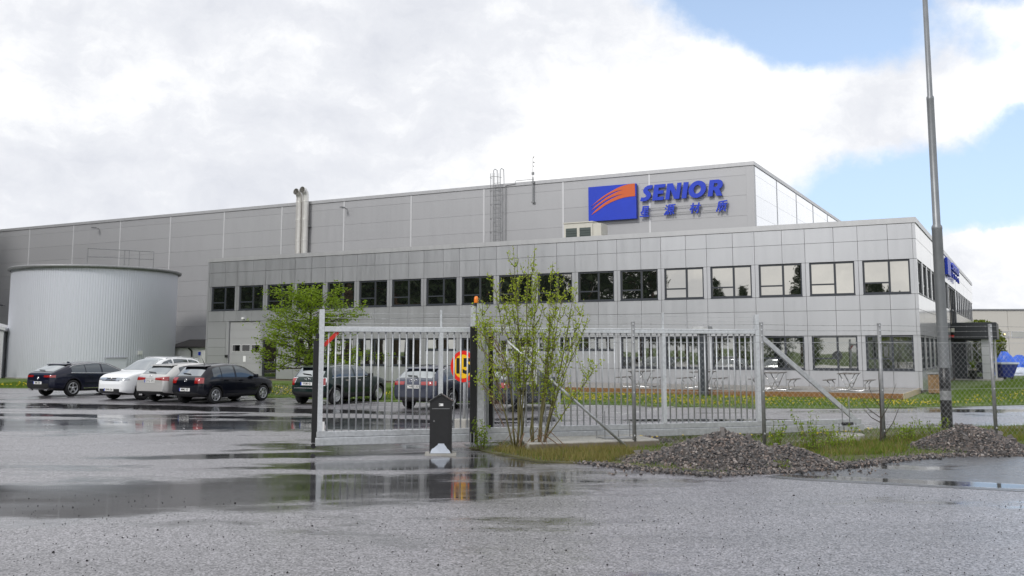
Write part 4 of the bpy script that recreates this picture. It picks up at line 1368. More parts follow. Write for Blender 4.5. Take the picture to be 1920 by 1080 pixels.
# ------------------------------------------------------------------ chain-link fence
FP = [(-0.35, 19.35), (2.45, 19.72), (5.16, 20.16), (7.86, 20.84), (10.62, 21.62), (13.4, 22.5), (16.2, 23.45), (19.0, 24.4)]
fence = thing('chain_link_fence', 'chain-link fence with steel posts and barbed wire along the verge', 'fence', (0, 0, 0))
MH, MZ0, PIT = 2.10, 0.06, 0.062
unit = 2.8
mb = MB()
nw = int(unit / PIT)
steps = int((MH - MZ0) / (PIT))
rw = 0.0023
vs, fs = [], []
for i in range(nw):
    x0 = i * unit / nw
    for k in range(steps + 1):
        xx = x0 + (0.0 if (k + i) % 2 == 0 else unit / nw)
        yy = 0.004 if (k + i) % 2 == 0 else -0.004
        zz_ = MZ0 + k * (MH - MZ0) / steps
        o = len(vs)
        vs += [(xx - rw, yy, zz_), (xx, yy - rw, zz_), (xx + rw, yy, zz_), (xx, yy + rw, zz_)]
        if k < steps:
            fs += [(o + q, o + (q + 1) % 4, o + 4 + (q + 1) % 4, o + 4 + q) for q in range(4)]
mb.v, mb.f, mb.m = vs, fs, [0] * len(fs)
mb.tube([(0, 0, MH), (unit, 0, MH)], 0.004, 4)
mb.tube([(0, 0, 1.1), (unit, 0, 1.1)], 0.003, 4)
fm = mb.mesh('wire_mesh', 'galv', True)
for k in range(len(FP) - 1):
    (xa, ya), (xb_, yb_) = FP[k], FP[k + 1]
    a = atan2(yb_ - ya, xb_ - xa)
    l = sqrt((xb_ - xa) ** 2 + (yb_ - ya) ** 2)
    o = link('wire_mesh', fm, fence, (xa, ya, 0), a)
    o.scale = (l / unit, 1, 1)
    for z in (2.24, 2.36, 2.47):
        part('barbed_wire', barbed((xa, ya, z), (xb_, yb_, z), 0.015, 0.12, k), 'galv_dull', fence)
for k, (x, y) in enumerate(FP):
    if k == 0:
        continue
    p = part('post', MB().tube([(0, 0, -0.05), (0, 0, 2.50)], 0.040, 12), 'galv_dull', fence, True, (x, y, 0))
    part('post_cap', MB().lathe([(0.043, 2.49), (0.040, 2.515), (0.001, 2.52)], 12), 'galv_dull', p)
    for z in (2.47, 2.36, 2.24, 2.10, 1.10, 0.25):
        part('wire_clip', MB().box(-0.012, 0.012, -0.050, -0.038, z - 0.014, z + 0.014), 'galv_white', p)
br = part('brace_tube', MB().tube([(-0.16, 19.30, 2.18), (2.25, 19.42, 0.06)], 0.028, 10), 'galv', fence, True)
part('clamp', MB().box(-0.06, 0.06, -0.06, 0.06, -0.05, 0.05), 'galv_dull', br, loc=(-0.18, 19.3, 2.18))

# bare posts and concrete feet along the gate track
fd = thing('gate_foundation', 'long concrete slab with anchor bolts under the gate beside the willow', 'foundation', (1.55, 20.2, 0), GROT)
b_ = part('slab', MB().box(-1.5, 1.25, -0.75, 0.55, -0.05, 0.16), 'concrete', fd)
bevel(b_, 0.015, 1)
part('slab_face', MB().box(-1.5, 1.25, -0.78, -0.751, -0.05, 0.13), 'concrete_dark', fd)
for x, hgt in ((0.3, 0.55), (0.85, 0.38), (0.12, 0.16), (0.6, 0.16)):
    part('anchor_bolt', MB().tube([(x, -0.2, 0.15), (x, -0.2, 0.15 + hgt)], 0.012, 6), 'galv_dull', fd)
part('anchor_plate', MB().box(0.2, 0.9, -0.45, -0.05, 0.161, 0.18), 'galv_dull', fd)
f2 = thing('roller_foot', 'round concrete foot carrying the gate roller bracket right of the gate', 'foundation', (7.15, 20.95, 0), GROT)
part('foot', MB().lathe([(0.34, -0.05), (0.33, 0.16), (0.30, 0.18), (0.001, 0.18)], 18), 'concrete', f2)
for x in (-0.22, -0.1, 0.08, 0.2):
    part('anchor_bolt', MB().tube([(x, 0, 0.17), (x, 0, 0.40)], 0.014, 6), 'galv_dull', f2)
part('bracket', MB().box(-0.26, 0.26, -0.06, 0.06, 0.33, 0.35), 'galv', f2)
part('roller', MB().tube([(-0.14, 0, 0.385), (0.12, 0, 0.385)], 0.034, 8), 'black_rubber', f2)
part('rod', MB().tube([(-0.12, 0.02, 0.36), (-0.12, 0.02, 0.78)], 0.012, 6), 'galv_dull', f2)
part('rod', MB().tube([(0.06, 0.02, 0.36), (0.06, 0.02, 0.95)], 0.012, 6), 'galv_dull', f2)

# ------------------------------------------------------------------ post box
mbx = thing('post_box', 'black free-standing post box with pitched top and flaking white foot', 'post box', (-1.335, 18.5, 0), 0.04)
part('pad', MB().box(-0.29, 0.29, -0.22, 0.24, -0.02, 0.035), 'concrete', mbx)
HW = 0.205
part('body', MB().box(-HW, HW, -0.15, 0.15, 0.036, 0.985), 'black_paint', mbx)
part('gable', MB().add([(-HW, -0.15, 0.986), (HW, -0.15, 0.986), (0, -0.15, 1.10), (-HW, 0.15, 0.986), (HW, 0.15, 0.986), (0, 0.15, 1.10)],
                       [(0, 1, 2), (5, 4, 3), (0, 3, 4, 1), (1, 4, 5, 2), (2, 5, 3, 0)]), 'black_paint', mbx)
part('roof_flap', MB().bar((-0.235, 0, 0.975), (0.0, 0, 1.125), 0.36, 0.02).bar((0.0, 0.001, 1.124), (0.235, 0.001, 0.976), 0.36, 0.02), 'black_paint', mbx)
dr = part('door', MB().box(-0.165, 0.165, -0.160, -0.151, 0.22, 0.86), 'black_paint', mbx)
part('lock', MB().tube([(-0.125, -0.166, 0.63), (-0.125, -0.161, 0.63)], 0.014, 10), 'galv_dull', dr)
part('door_edge', MB().box(-0.165, 0.165, -0.166, -0.161, 0.853, 0.862), 'galv_dull', dr)
part('name_plate', MB().box(-0.035, 0.045, -0.156, -0.151, 0.905, 0.952), 'white_paint', mbx)
part('name_mark', MB().box(-0.028, -0.012, -0.158, -0.157, 0.915, 0.942), 'sign_black', mbx)
fl = [(-0.19, 0.0), (0.19, 0.0), (0.165, 0.05), (0.12, 0.09), (0.10, 0.125), (0.072, 0.155), (0.06, 0.22), (0.045, 0.275), (0.032, 0.285), (0.0, 0.235), (-0.015, 0.225), (-0.025, 0.185),
      (-0.042, 0.18), (-0.055, 0.15), (-0.085, 0.13), (-0.125, 0.095), (-0.155, 0.085), (-0.18, 0.04)]
o = link('flaked_paint', outline_mesh('flaked_paint', [fl], 0.004, 'tarp_light'), mbx, (0, -0.1535, 0.04))
o.rotation_euler = (pi / 2, 0, 0)
o['label'] = 'pale patch where the black paint has flaked off'

# ------------------------------------------------------------------ 15 km/h sign
s15 = thing('speed_sign', 'round red and yellow 15 speed sign on a post behind the gate', 'road sign', (-1.19, 24.1, 0), -0.60)


def disc(r, y, t=0.01, n=48):
    return MB().lathe([(0.0005, y), (r, y), (r, y + t), (0.0005, y + t)], n, axis='y')


part('plate', disc(0.385, -0.03, 0.02), 'sign_red', s15, loc=(0, 0, 1.54))
part('face', disc(0.29, -0.036, 0.005), 'sign_yellow', s15, loc=(0, 0, 1.54))
part('back', disc(0.384, -0.0095, 0.006), 'galv_dull', s15, loc=(0, 0, 1.54))
o = link('numeral', text_mesh('15', 0.50, 'sign_black', 0.001, 0.020), s15, (-0.01, -0.039, 1.535))
o.scale = (1.12, 1, 1)
o.rotation_euler = (pi / 2, 0, 0)
part('post', MB().tube([(0.0, 0.03, 0.2), (0.0, 0.03, 1.90)], 0.038, 12), 'galv', s15, True)
b_ = part('foot', MB().box(-0.19, 0.19, -0.17, 0.20, 0.0, 0.27), 'concrete', s15)
bevel(b_, 0.03, 2)

# white notice on the gate
nb_ = thing('gate_notice', 'white notice board with blue and black text on the gate behind the willow', 'notice', (0.32, 20.20, 0), GROT)
part('board', MB().box(-0.205, 0.205, -0.012, 0.0, 1.24, 2.01), 'white_paint', nb_)
for (z, hh, runs) in ((1.965, .014, ((-.17, -.03),)), (1.89, .026, ((-.17, -.10), (-.06, .02), (.06, .17))), (1.50, .022, ((-.12, -.02), (.02, .10))), (1.43, .022, ((-.15, -.04), (-.01, .13))), (1.36, .022, ((-.15, .0), (.04, .15))),
                     (1.30, .014, ((-.16, -.05), (-.02, .16)))):      # lines too blurred to read
    for (xa, xb_) in runs:
        part('print_line', MB().box(xa, xb_, -0.0140, -0.0125, z - hh, z + hh), 'galv_dull', nb_)
for (txt, z, s_, mn) in (('of the', 1.79, 0.095, 'sign_black'), ('building', 1.68, 0.10, 'sign_blue')):
    o = link('lettering', text_mesh(txt, s_, mn, 0.0008, 0.002), nb_, (0.0, -0.0135, z))
    o.rotation_euler = (pi / 2, 0, 0)

# ------------------------------------------------------------------ cars
mat('tyre', (0.014, 0.014, 0.015), 0.75, var=0.2, vscale=12)
mat('rim_silver', (0.55, 0.56, 0.58), 0.28, 0.85)
mat('rim_dark', (0.05, 0.05, 0.055), 0.35, 0.7)
mat('well_black', (0.006, 0.006, 0.006), 0.9)
mat('trim_black', (0.012, 0.012, 0.013), 0.45, var=0.1)
mat('chrome', (0.75, 0.75, 0.77), 0.12, 1.0)
mat('tail_red', (0.30, 0.009, 0.008), 0.16, spec=0.8, coat=1.0)
mat('head_clear', (0.42, 0.44, 0.46), 0.10, 0.5, coat=1.0)
mat('plate_white', (0.78, 0.78, 0.76), 0.4)
mat('plate_blue', (0.01, 0.05, 0.40), 0.4)


def paint(name, col, metal=0.25, rough=0.28):
    return mat(name, col, rough, metal, coat=0.7, spec=0.15)


paint('paint_navy', (0.008, 0.010, 0.026))
paint('paint_white', (0.76, 0.77, 0.78), 0.0, 0.35)
paint('paint_silver', (0.56, 0.555, 0.54), 0.45, 0.3)
paint('paint_black', (0.005, 0.006, 0.012))
paint('paint_green', (0.006, 0.019, 0.017))
paint('paint_steel', (0.060, 0.068, 0.098), 0.5, 0.3)
paint('paint_dusk', (0.030, 0.036, 0.055), 0.4, 0.3)


def interp(tab, x):
    if x <= tab[0][0]:
        return tab[0][1]
    for (a, va), (b, vb) in zip(tab[:-1], tab[1:]):
        if x <= b:
            t = (x - a) / (b - a)
            return va + (vb - va) * t
    return tab[-1][1]


def make_car(sp):
    L, Wd, ro, wb, wr = sp['L'], sp['W'] / 2, sp['ro'], sp['wb'], sp['wr']
    top = sp['top']
    belt = sp['belt']
    plan = [(0, .76), (.04 * L, .90), (.10 * L, .965), (.22 * L, 1.0), (.70 * L, 1.0), (.86 * L, .975), (.94 * L, .90), (.985 * L, .76), (L, .60)]
    bot = [(0, .36), (.06, .30), (ro - .45, .24), (ro + .4, .19), (L - (L - ro - wb) - .4, .19), (L - .25, .20), (L, .28)]
    Hh = max(z for _, z in top)
    xs = sorted(set([0, .012, .035, .07, .12] + [x for x, _ in top] + [L * k / 26 for k in range(1, 26)] + [L - .10, L - .05, L - .018, L]))
    xs2 = [xs[0]]
    for x in xs[1:]:
        if x - xs2[-1] > 0.011:
            xs2.append(x)
    xs = xs2
    rings = []

    def dims(x):
        zt = interp(top, x)
        zs = min(interp(belt, x), zt - 0.02)
        return zt, zs, interp(bot, x), Wd * interp(plan, x)

    for x in xs:
        zt, zs, zb, yw = dims(x)
        t = max(0.0, min(1.0, (zt - zs) / (Hh - zs + 1e-6)))
        yt = yw * (0.92 - 0.20 * t)
        zm = zb + 0.50 * (zs - zb)
        pts = [(0, zb), (yw * .82, zb), (yw * .955, zb + .07), (yw * 1.0, zb + .24 * (zs - zb) + .02), (yw * 1.0, zm), (yw * .995, zb + .78 * (zs - zb)), (yw * .965, zs),
               (yw * .965 + (yt - yw * .965) * .30, zs + (zt - zs) * .34), (yw * .965 + (yt - yw * .965) * .68, zs + (zt - zs) * .70), (yt * .985, zt - .055 * t - .012), (yt * .86, zt - .018 * t - .004), (yt * .45, zt - .002), (0, zt + .004)]
        rings.append(pts)
    nr = len(rings[0])
    bm = bmesh.new()
    grid = []
    for x, pts in zip(xs, rings):
        row = [bm.verts.new((x, y, z)) for (y, z) in pts]
        rowm = [row[0]] + [bm.verts.new((x, -y, z)) for (y, z) in pts[1:-1]] + [row[-1]]
        grid.append((row, rowm))
    bk = sp.get('black_rows', 2)
    for i in range(len(xs) - 1):
        for side in (0, 1):
            a, b = grid[i][side], grid[i + 1][side]
            for j in range(nr - 1):
                q = [a[j], a[j + 1], b[j + 1], b[j]]
                if side == 0:
                    q.reverse()
                f = bm.faces.new(q)
                f.smooth = True
                f.material_index = 1 if j < bk else 0
    for idx, rev in ((0, False), (-1, True)):
        row, rowm = grid[idx]
        for j in range(nr - 1):
            if j == 0:
                q = [row[0], row[1], rowm[1]]
            elif j == nr - 2:
                q = [row[j], row[j + 1], rowm[j]]
            else:
                q = [row[j], row[j + 1], rowm[j + 1], rowm[j]]
            if rev:
                q.reverse()
            f = bm.faces.new(q)
            f.smooth = True
            f.material_index = 1 if j < bk else 0
    bmesh.ops.recalc_face_normals(bm, faces=bm.faces)
    me = bpy.data.meshes.new('body')
    bm.to_mesh(me)
    bm.free()
    for mn in (sp['paint'], 'trim_black', 'well_black'):
        me.materials.append(MATS[mn])
    tmp = bpy.data.objects.new('tmp_body', me)
    COL.objects.link(tmp)
    sd_ = tmp.modifiers.new('s', 'SUBSURF')
    sd_.levels = sd_.render_levels = 1
    dg = bpy.context.evaluated_depsgraph_get()
    smooth = bpy.data.meshes.new_from_object(tmp.evaluated_get(dg))
    bvh = BVHTree.FromPolygons([v.co.copy() for v in smooth.vertices], [tuple(p.vertices) for p in smooth.polygons])
    tmp.modifiers.clear()
    tmp.data = smooth
    wx = (ro, ro + wb)
    tr = Wd - 0.115
    cut = MB()
    for x in wx:
        for s in (-1, 1):
            y0, y1 = s * (Wd - 0.30), s * (Wd + 0.2)
            cut.tube([(x, min(y0, y1), wr), (x, max(y0, y1), wr)], wr + 0.055, 32)
    cm = cut.mesh('cutter', 'well_black')
    co = bpy.data.objects.new('tmp_cut', cm)
    COL.objects.link(co)
    bmod = tmp.modifiers.new('b', 'BOOLEAN')
    bmod.operation = 'DIFFERENCE'
    bmod.object = co
    bmod.solver = 'EXACT'
    try:
        bmod.material_mode = 'TRANSFER'
    except Exception:
        pass
    dg = bpy.context.evaluated_depsgraph_get()
    body = bpy.data.meshes.new_from_object(tmp.evaluated_get(dg))
    bpy.data.objects.remove(tmp)
    bpy.data.objects.remove(co)
    root = thing('parked_car', sp['label'], 'car', group='cars parked in the lot')
    bo = link('body', body, root)

    # ---- conforming patches
    def hit(o, d):
        r = bvh.ray_cast(Vector(o), Vector(d).normalized())
        return r

    def patch(name, rows, origin_dir, mname, off=0.005, parent=None):
        """rows: list of rows of ray origins; each is dropped along origin_dir on to the body"""
        d = Vector(origin_dir).normalized()
        vs, ok = [], []
        for row in rows:
            for p in row:
                loc, nor, _, _ = hit(p, d)
                if loc is None:
                    ok.append(False)
                    vs.append(Vector(p))
                else:
                    if nor.dot(d) > 0:
                        nor = -nor
                    ok.append(True)
                    vs.append(loc + nor * off)
        nc = len(rows[0])
        fs = []
        for i in range(len(rows) - 1):
            for j in range(nc - 1):
                q = (i * nc + j, i * nc + j + 1, (i + 1) * nc + j + 1, (i + 1) * nc + j)
                if all(ok[k] for k in q):
                    fs.append(q)
        if not fs:
            return None
        mb = MB().add(vs, fs)
        me = mb.mesh(name, mname, True)
        b2 = bmesh.new()
        b2.from_mesh(me)
        bmesh.ops.remove_doubles(b2, verts=b2.verts, dist=0.0005)
        for f in b2.faces:
            f.normal_update()
        # make the patch face outward
        c = sum((f.normal.dot(-d) for f in b2.faces), 0.0)
        if c < 0:
            bmesh.ops.reverse_faces(b2, faces=b2.faces)
        b2.to_mesh(me)
        b2.free()
        return link(name, me, parent or root)

    def zup(x):
        return min(interp(top, x + d_) for d_ in (-.13, -.065, 0, .065, .13)) - .085

    wins = sp['wins']
    for s in (-1, 1):
        outl_lo, outl_hi = [], []
        for (xa, xb_) in wins:
            n = 14
            rows = []
            for i in range(n + 1):
                x = xa + (xb_ - xa) * i / n
                zl = interp(belt, x) + .025
                zh = max(zup(x), zl + .004)
                rows.append([(x, s * 2.0, zl + (zh - zl) * k / 5) for k in range(6)])
            wo_ = patch('side_window', rows, (0, -s, 0), 'side_glass', 0.006)
        if sp.get('chrome_line'):
            xa, xb_ = wins[0][0] - .05, wins[-1][1] + .02
            lo, hi = [], []
            for i in range(41):
                x = xa + (xb_ - xa) * i / 40
                zl = interp(belt, x) + .012
                zh = max(zup(x) + .02, zl)
                for zz_, lst in ((zl, lo), (zh, hi)):
                    loc, nor, _, _ = hit((x, s * 2, zz_), (0, -s, 0))
                    if loc is not None:
                        lst.append(loc + Vector((0, s * .008, 0)))
            loop = lo + hi[::-1] if sp['chrome_line'] == 'all' else lo
            part('window_trim', MB().tube(loop, 0.013 if sp['chrome_line'] == 'all' else .010, 5), 'chrome', root, True)
        # door seams, handles, side strip
        for x in sp['seams']:
            zl, zh = .30, interp(belt, x) + .01
            rows = [[(x + dx, s * 2, zl + (zh - zl) * k / 8) for k in range(9)] for dx in (-.006, .006)]
            patch('door_seam', rows, (0, -s, 0), 'well_black', 0.003)
        for x in sp['handles']:
            z = interp(belt, x) - .10
            loc, nor, _, _ = hit((x, s * 2, z), (0, -s, 0))
            if loc is not None:
                part('door_handle', MB().box(x - .09, x + .09, min(loc.y, loc.y + s * .035), max(loc.y, loc.y + s * .035), z - .017, z + .017), 'chrome' if sp.get('chrome_handles') else sp['paint'], root)
        if sp.get('sill_strip'):
            x0, x1 = ro + wr + .15, ro + wb - wr - .15
            loc, nor, _, _ = hit(((x0 + x1) / 2, s * 2, .33), (0, -s, 0))
            part('sill_strip', MB().box(x0, x1, min(loc.y, loc.y + s * .02), max(loc.y, loc.y + s * .02), .315, .345), 'chrome' if sp['sill_strip'] == 'chrome' else 'trim_black', root)
        if sp.get('arch_trim'):
            for x in wx:
                pts = []
                for k in range(17):
                    a = pi * (k / 16) * 1.16 - .25
                    px, pz = x + (wr + .085) * cos(a), wr + (wr + .085) * sin(a)
                    loc, nor, _, _ = hit((px, s * 2, pz), (0, -s, 0))
                    if loc is not None:
                        pts.append(loc)
                if len(pts) > 3:
                    part('arch_trim', MB().tube(pts, .034, 6), 'trim_black', root, True)
        # mirror
        xm = sp['mirror']
        zm = interp(belt, xm) + .07
        loc, nor, _, _ = hit((xm, s * 2, zm - .06), (0, -s, 0))
        y0 = loc.y if loc is not None else s * Wd * .9
        mbm = MB()
        mbm.box(xm - .06, xm + .07, min(y0 + s * .05, y0 + s * .23), max(y0 + s * .05, y0 + s * .23), zm - .06, zm + .08)
        mo = part('mirror', mbm, sp.get('mirror_mat', sp['paint']), root)
        bevel(mo, .035, 3)
        part('mirror_arm', MB().box(xm - .02, xm + .04, min(y0 - s * .05, y0 + s * .06), max(y0 - s * .05, y0 + s * .06), zm - .055, zm - .01), 'trim_black', mo)
        # wheels
        for x in wx:
            wroot = part('wheel', MB().lathe([(wr * .66, .10), (wr * .70, .112), (wr * .90, .108), (wr * .985, .085), (wr, .05), (wr, -.05), (wr * .985, -.085), (wr * .9, -.105), (wr * .62, -.10)], 36, axis='y'), 'tyre', root, True, (x, s * (Wd - .125), wr))
            rimm = 'rim_dark' if sp.get('rim') == 'dark' else 'rim_silver'
            part('rim', MB().lathe([(wr * .67, s * .10), (wr * .64, s * .112), (wr * .60, s * .10), (wr * .57, s * .02)], 32, axis='y'), rimm if sp.get('rim') != 'two' else 'rim_silver', wroot, True)
            part('brake_disc', MB().lathe([(.001, s * .02), (wr * .60, s * .02)], 28, axis='y'), 'well_black', wroot)
            ns = sp.get('spokes', 5)
            for k in range(ns):
                a = 2 * pi * (k + .25) / ns
                ca, sa = cos(a), sin(a)
                w0, w1 = sp.get('sw', (.10, .17))
                pa, pb = wr * .08, wr * .615
                v = []
                for (r_, w_, yy) in ((pa, w0 * wr, s * .085), (pb, w1 * wr, s * .100)):
                    for sg_ in (-1, 1):
                        v.append((r_ * ca - sg_ * w_ * sa, yy, r_ * sa + sg_ * w_ * ca))
                v += [(q[0], q[1] - s * .03, q[2]) for q in v]
                part('spoke', MB().add(v, [(0, 1, 3, 2), (4, 6, 7, 5), (0, 2, 6, 4), (1, 5, 7, 3), (2, 3, 7, 6)]), rimm, wroot)
            part('hub', MB().lathe([(.001, s * .10), (wr * .13, s * .098), (wr * .15, s * .07)], 14, axis='y'), rimm, wroot, True)

    # windscreen and rear window dropped from above
    for (nm, xa, xb_, k0, k1) in (('windscreen', sp['ws'][0], sp['ws'][1], .80, .93), ('rear_window', sp['rw'][0], sp['rw'][1], .86, .80)):
        rows = []
        n = 10
        for i in range(n + 1):
            x = xa + (xb_ - xa) * i / n
            zt, zs, zb, yw = dims(x)
            t = max(0.0, min(1.0, (zt - zs) / (Hh - zs)))
            yt = yw * (0.92 - 0.20 * t) * (0.90 if nm == 'windscreen' else .88)
            rows.append([(x, -yt + 2 * yt * k / 10, 3.0) for k in range(11)])
        patch(nm, rows, (0, 0, -1), 'car_glass' if nm == 'windscreen' else 'car_glass', 0.006)
    # spoiler lip over the rear window
    xa = sp['rw'][1]
    zt = interp(top, xa)
    yr_ = Wd * .66
    so = part('spoiler', MB().add([(xa - .16, -yr_ * .98, zt - .035), (xa - .16, yr_ * .98, zt - .035), (xa + .12, yr_, zt - .01), (xa + .12, -yr_, zt - .01),
                                   (xa - .15, -yr_ * .96, zt - .005), (xa - .15, yr_ * .96, zt - .005), (xa + .14, yr_, zt + .028), (xa + .14, -yr_, zt + .028)],
                                  [(0, 1, 2, 3), (7, 6, 5, 4), (0, 4, 5, 1), (1, 5, 6, 2), (2, 6, 7, 3), (3, 7, 4, 0)]), sp['paint'], root)
    bevel(so, .012, 2)

    def wrap(name, fr_x, cy_, cz, half, z0, z1, ang, mname, back=False, taper=0.0, parent=None):
        """lamp patch wrapped round a corner: rays come in at an angle"""
        sgn = 1 if cy_ > 0 else -1
        if back:
            d = Vector((cos(ang), -sgn * sin(ang), 0))
            base = Vector((0, cy_, 0)) - d * 1.2
            side = Vector((sin(ang), sgn * cos(ang), 0))
        else:
            d = Vector((-cos(ang), -sgn * sin(ang), 0))
            base = Vector((L, cy_, 0)) - d * 1.2
            side = Vector((-sin(ang), sgn * cos(ang), 0))
        rows = []
        for i in range(11):
            q = -half + 2 * half * i / 10
            f_ = 1.0 - taper * (i / 10.0 if taper > 0 else -(1 - i / 10.0))
            f_ = (1 - taper * (1 - i / 10)) if taper > 0 else (1 + taper * (i / 10))
            zc = (z0 + z1) / 2
            hh = (z1 - z0) / 2 * f_
            rows.append([tuple(base + side * q + Vector((0, 0, zc - hh + 2 * hh * k / 5))) for k in range(6)])
        return patch(name, rows, tuple(d), mname, 0.008, parent)

    for s in (-1, 1):
        tl = sp['tail']
        o = wrap('tail_light', 0, s * tl['y'] * Wd, 0, tl['half'], tl['z0'], tl['z1'], tl['ang'], 'tail_red', True, tl.get('taper', 0))
        if tl.get('ring') and o:
            o2 = wrap('light_ring', 0, s * tl['y'] * Wd, 0, tl['half'] + .025, tl['z0'] - .025, tl['z1'] + .025, tl['ang'], 'chrome', True, tl.get('taper', 0), o)
            if o2:
                for v in o2.data.vertices:
                    v.co += Vector((.006, 0, 0)) + Vector((0, -s * .003, 0))
        hl = sp['head']
        wrap('headlight', 0, s * hl['y'] * Wd, 0, hl['half'], hl['z0'], hl['z1'], hl['ang'], 'head_clear', False, hl.get('taper', 0))
    # front: grille, lower intake ; rear: lower bumper insert
    fg = sp['grille']
    for (nm, z0, z1, wf, mn) in fg:
        rows = [[(L + 1, -wf * Wd + 2 * wf * Wd * i / 12, z0 + (z1 - z0) * k / 3) for k in range(4)] for i in range(13)]
        patch(nm, rows, (-1, 0, 0), mn, .006)
    for (nm, z0, z1, wf, mn) in sp.get('rear_bits', []):
        rows = [[(-1, -wf * Wd + 2 * wf * Wd * i / 12, z0 + (z1 - z0) * k / 3) for k in range(4)] for i in range(13)]
        patch(nm, rows, (1, 0, 0), mn, .007)

    # number plates
    for (end, z, yc) in (('r', sp['plate_z'], 0), ('f', .42, 0)):
        dx = 1 if end == 'r' else -1
        loc, nor, _, _ = hit((-1 if end == 'r' else L + 1, 0, z), (dx, 0, 0))
        if loc is None:
            continue
        x = loc.x - dx * .022
        pl = part('number_plate', MB().box(min(x, x + dx * .012), max(x, x + dx * .012), -.26, .26, z - .055, z + .055), 'plate_white', root)
        ysgn = 1 if end == 'r' else -1
        yb0 = .26 * ysgn
        part('plate_band', MB().box(min(x - dx * .002, x), max(x - dx * .002, x), min(yb0, yb0 - ysgn * .045), max(yb0, yb0 - ysgn * .045), z - .053, z + .053), 'plate_blue', pl)
        if sp.get('reg'):
            o = link('plate_text', text_mesh(sp['reg'], .105, 'sign_black', .0005, .0015), pl, (x - dx * .003, -.02 * ysgn, z))
            o.rotation_euler = (pi / 2, 0, -pi / 2 if end == 'r' else pi / 2)
            o['kind'] = 'stuff'
    # badge
    bd = sp.get('badge')
    if bd:
        for end in ('r', 'f'):
            z = bd[1] if end == 'r' else bd[2]
            dx = 1 if end == 'r' else -1
            loc, nor, _, _ = hit((-1 if end == 'r' else L + 1, 0, z), (dx, 0, 0))
            if loc is None:
                continue
            x = loc.x - dx * .012
            mbb = MB()
            r_ = .055
            cs = [0] if bd[0] != 'rings' else [-.105, -.035, .035, .105]
            for c0 in cs:
                rr = r_ if len(cs) == 1 else .047
                mbb.tube([(x, c0 + rr * cos(a), z + rr * sin(a)) for a in [2 * pi * k / 16 for k in range(17)]], .008, 5, caps=False)
            if bd[0] == 'vw':
                mbb.tube([(x, -.033, z + .04), (x, 0, z), (x, .033, z + .04)], .006, 4).tube([(x, -.048, z + .01), (x, -.022, z - .043), (x, 0, z - .005), (x, .022, z - .043), (x, .048, z + .01)], .006, 4)
            if bd[0] == 'wings':
                mbb.tube([(x, -.15, z), (x, -.055, z)], .014, 4).tube([(x, .055, z), (x, .15, z)], .014, 4)
            part('badge', mbb, 'chrome', root, True)
    if sp.get('rails'):
        for s in (-1, 1):
            pts = []
            for i in range(13):
                x = sp['rails'][0] + (sp['rails'][1] - sp['rails'][0]) * i / 12
                loc, nor, _, _ = hit((x, s * Wd * .655, 3), (0, 0, -1))
                if loc is not None:
                    lift = .0 if i in (0, 12) else .045
                    pts.append(loc + Vector((0, 0, lift)))
            part('roof_rail', MB().tube(pts, .018, 6), sp.get('rail_mat', 'rim_silver'), root, True)
    zr_ = interp(top, sp['ant'])
    if sp.get('ant_kind') == 'whip':
        part('antenna', MB().tube([(sp['ant'], 0, zr_ - .01), (sp['ant'], 0, zr_ + .03), (sp['ant'] - .14, 0, zr_ + .24)], [.03, .014, .004], 6), 'trim_black', root)
    else:
        part('antenna', MB().add([(sp['ant'] - .09, -.02, zr_ - .01), (sp['ant'] + .11, -.02, zr_ - .01), (sp['ant'] + .11, .02, zr_ - .01), (sp['ant'] - .09, .02, zr_ - .01), (sp['ant'] - .08, 0, zr_ + .065)],
                                 [(0, 1, 4), (1, 2, 4), (2, 3, 4), (3, 0, 4)]), sp['paint'], root)
    # rear wiper and exhaust tips
    xw = sp['rw'][0] + .05
    loc, nor, _, _ = hit((xw, 0, 3), (0, 0, -1))
    if loc is not None:
        p2 = hit((xw + .03, .34, 3), (0, 0, -1))[0]
        if p2 is not None:
            part('rear_wiper', MB().tube([loc + Vector((-.02, -.06, .02)), p2 + Vector((-.015, 0, .025))], .014, 5), 'trim_black', root)
    if sp.get('exhaust'):
        for s in (-1, 1):
            part('exhaust_tip', MB().box(-.01 + .03, .10, s * Wd * .52 - .09, s * Wd * .52 + .09, .26, .315), 'chrome', root)
    # place: given world position of the right rear wheel contact and heading
    hd_ = radians(sp['head_deg'])
    f = Vector((cos(hd_), sin(hd_), 0))
    lft = Vector((-sin(hd_), cos(hd_), 0))
    px, py = sp['at']
    org = Vector((px, py, 0)) - f * sp['ref'][0] - lft * sp['ref'][1]
    root.location = org
    root.rotation_euler = (0, 0, hd_)
    return root


def refRR(ro, W_):
    return (ro, -(W_ / 2 - .115))


HEAD = 62.0
CARS = []
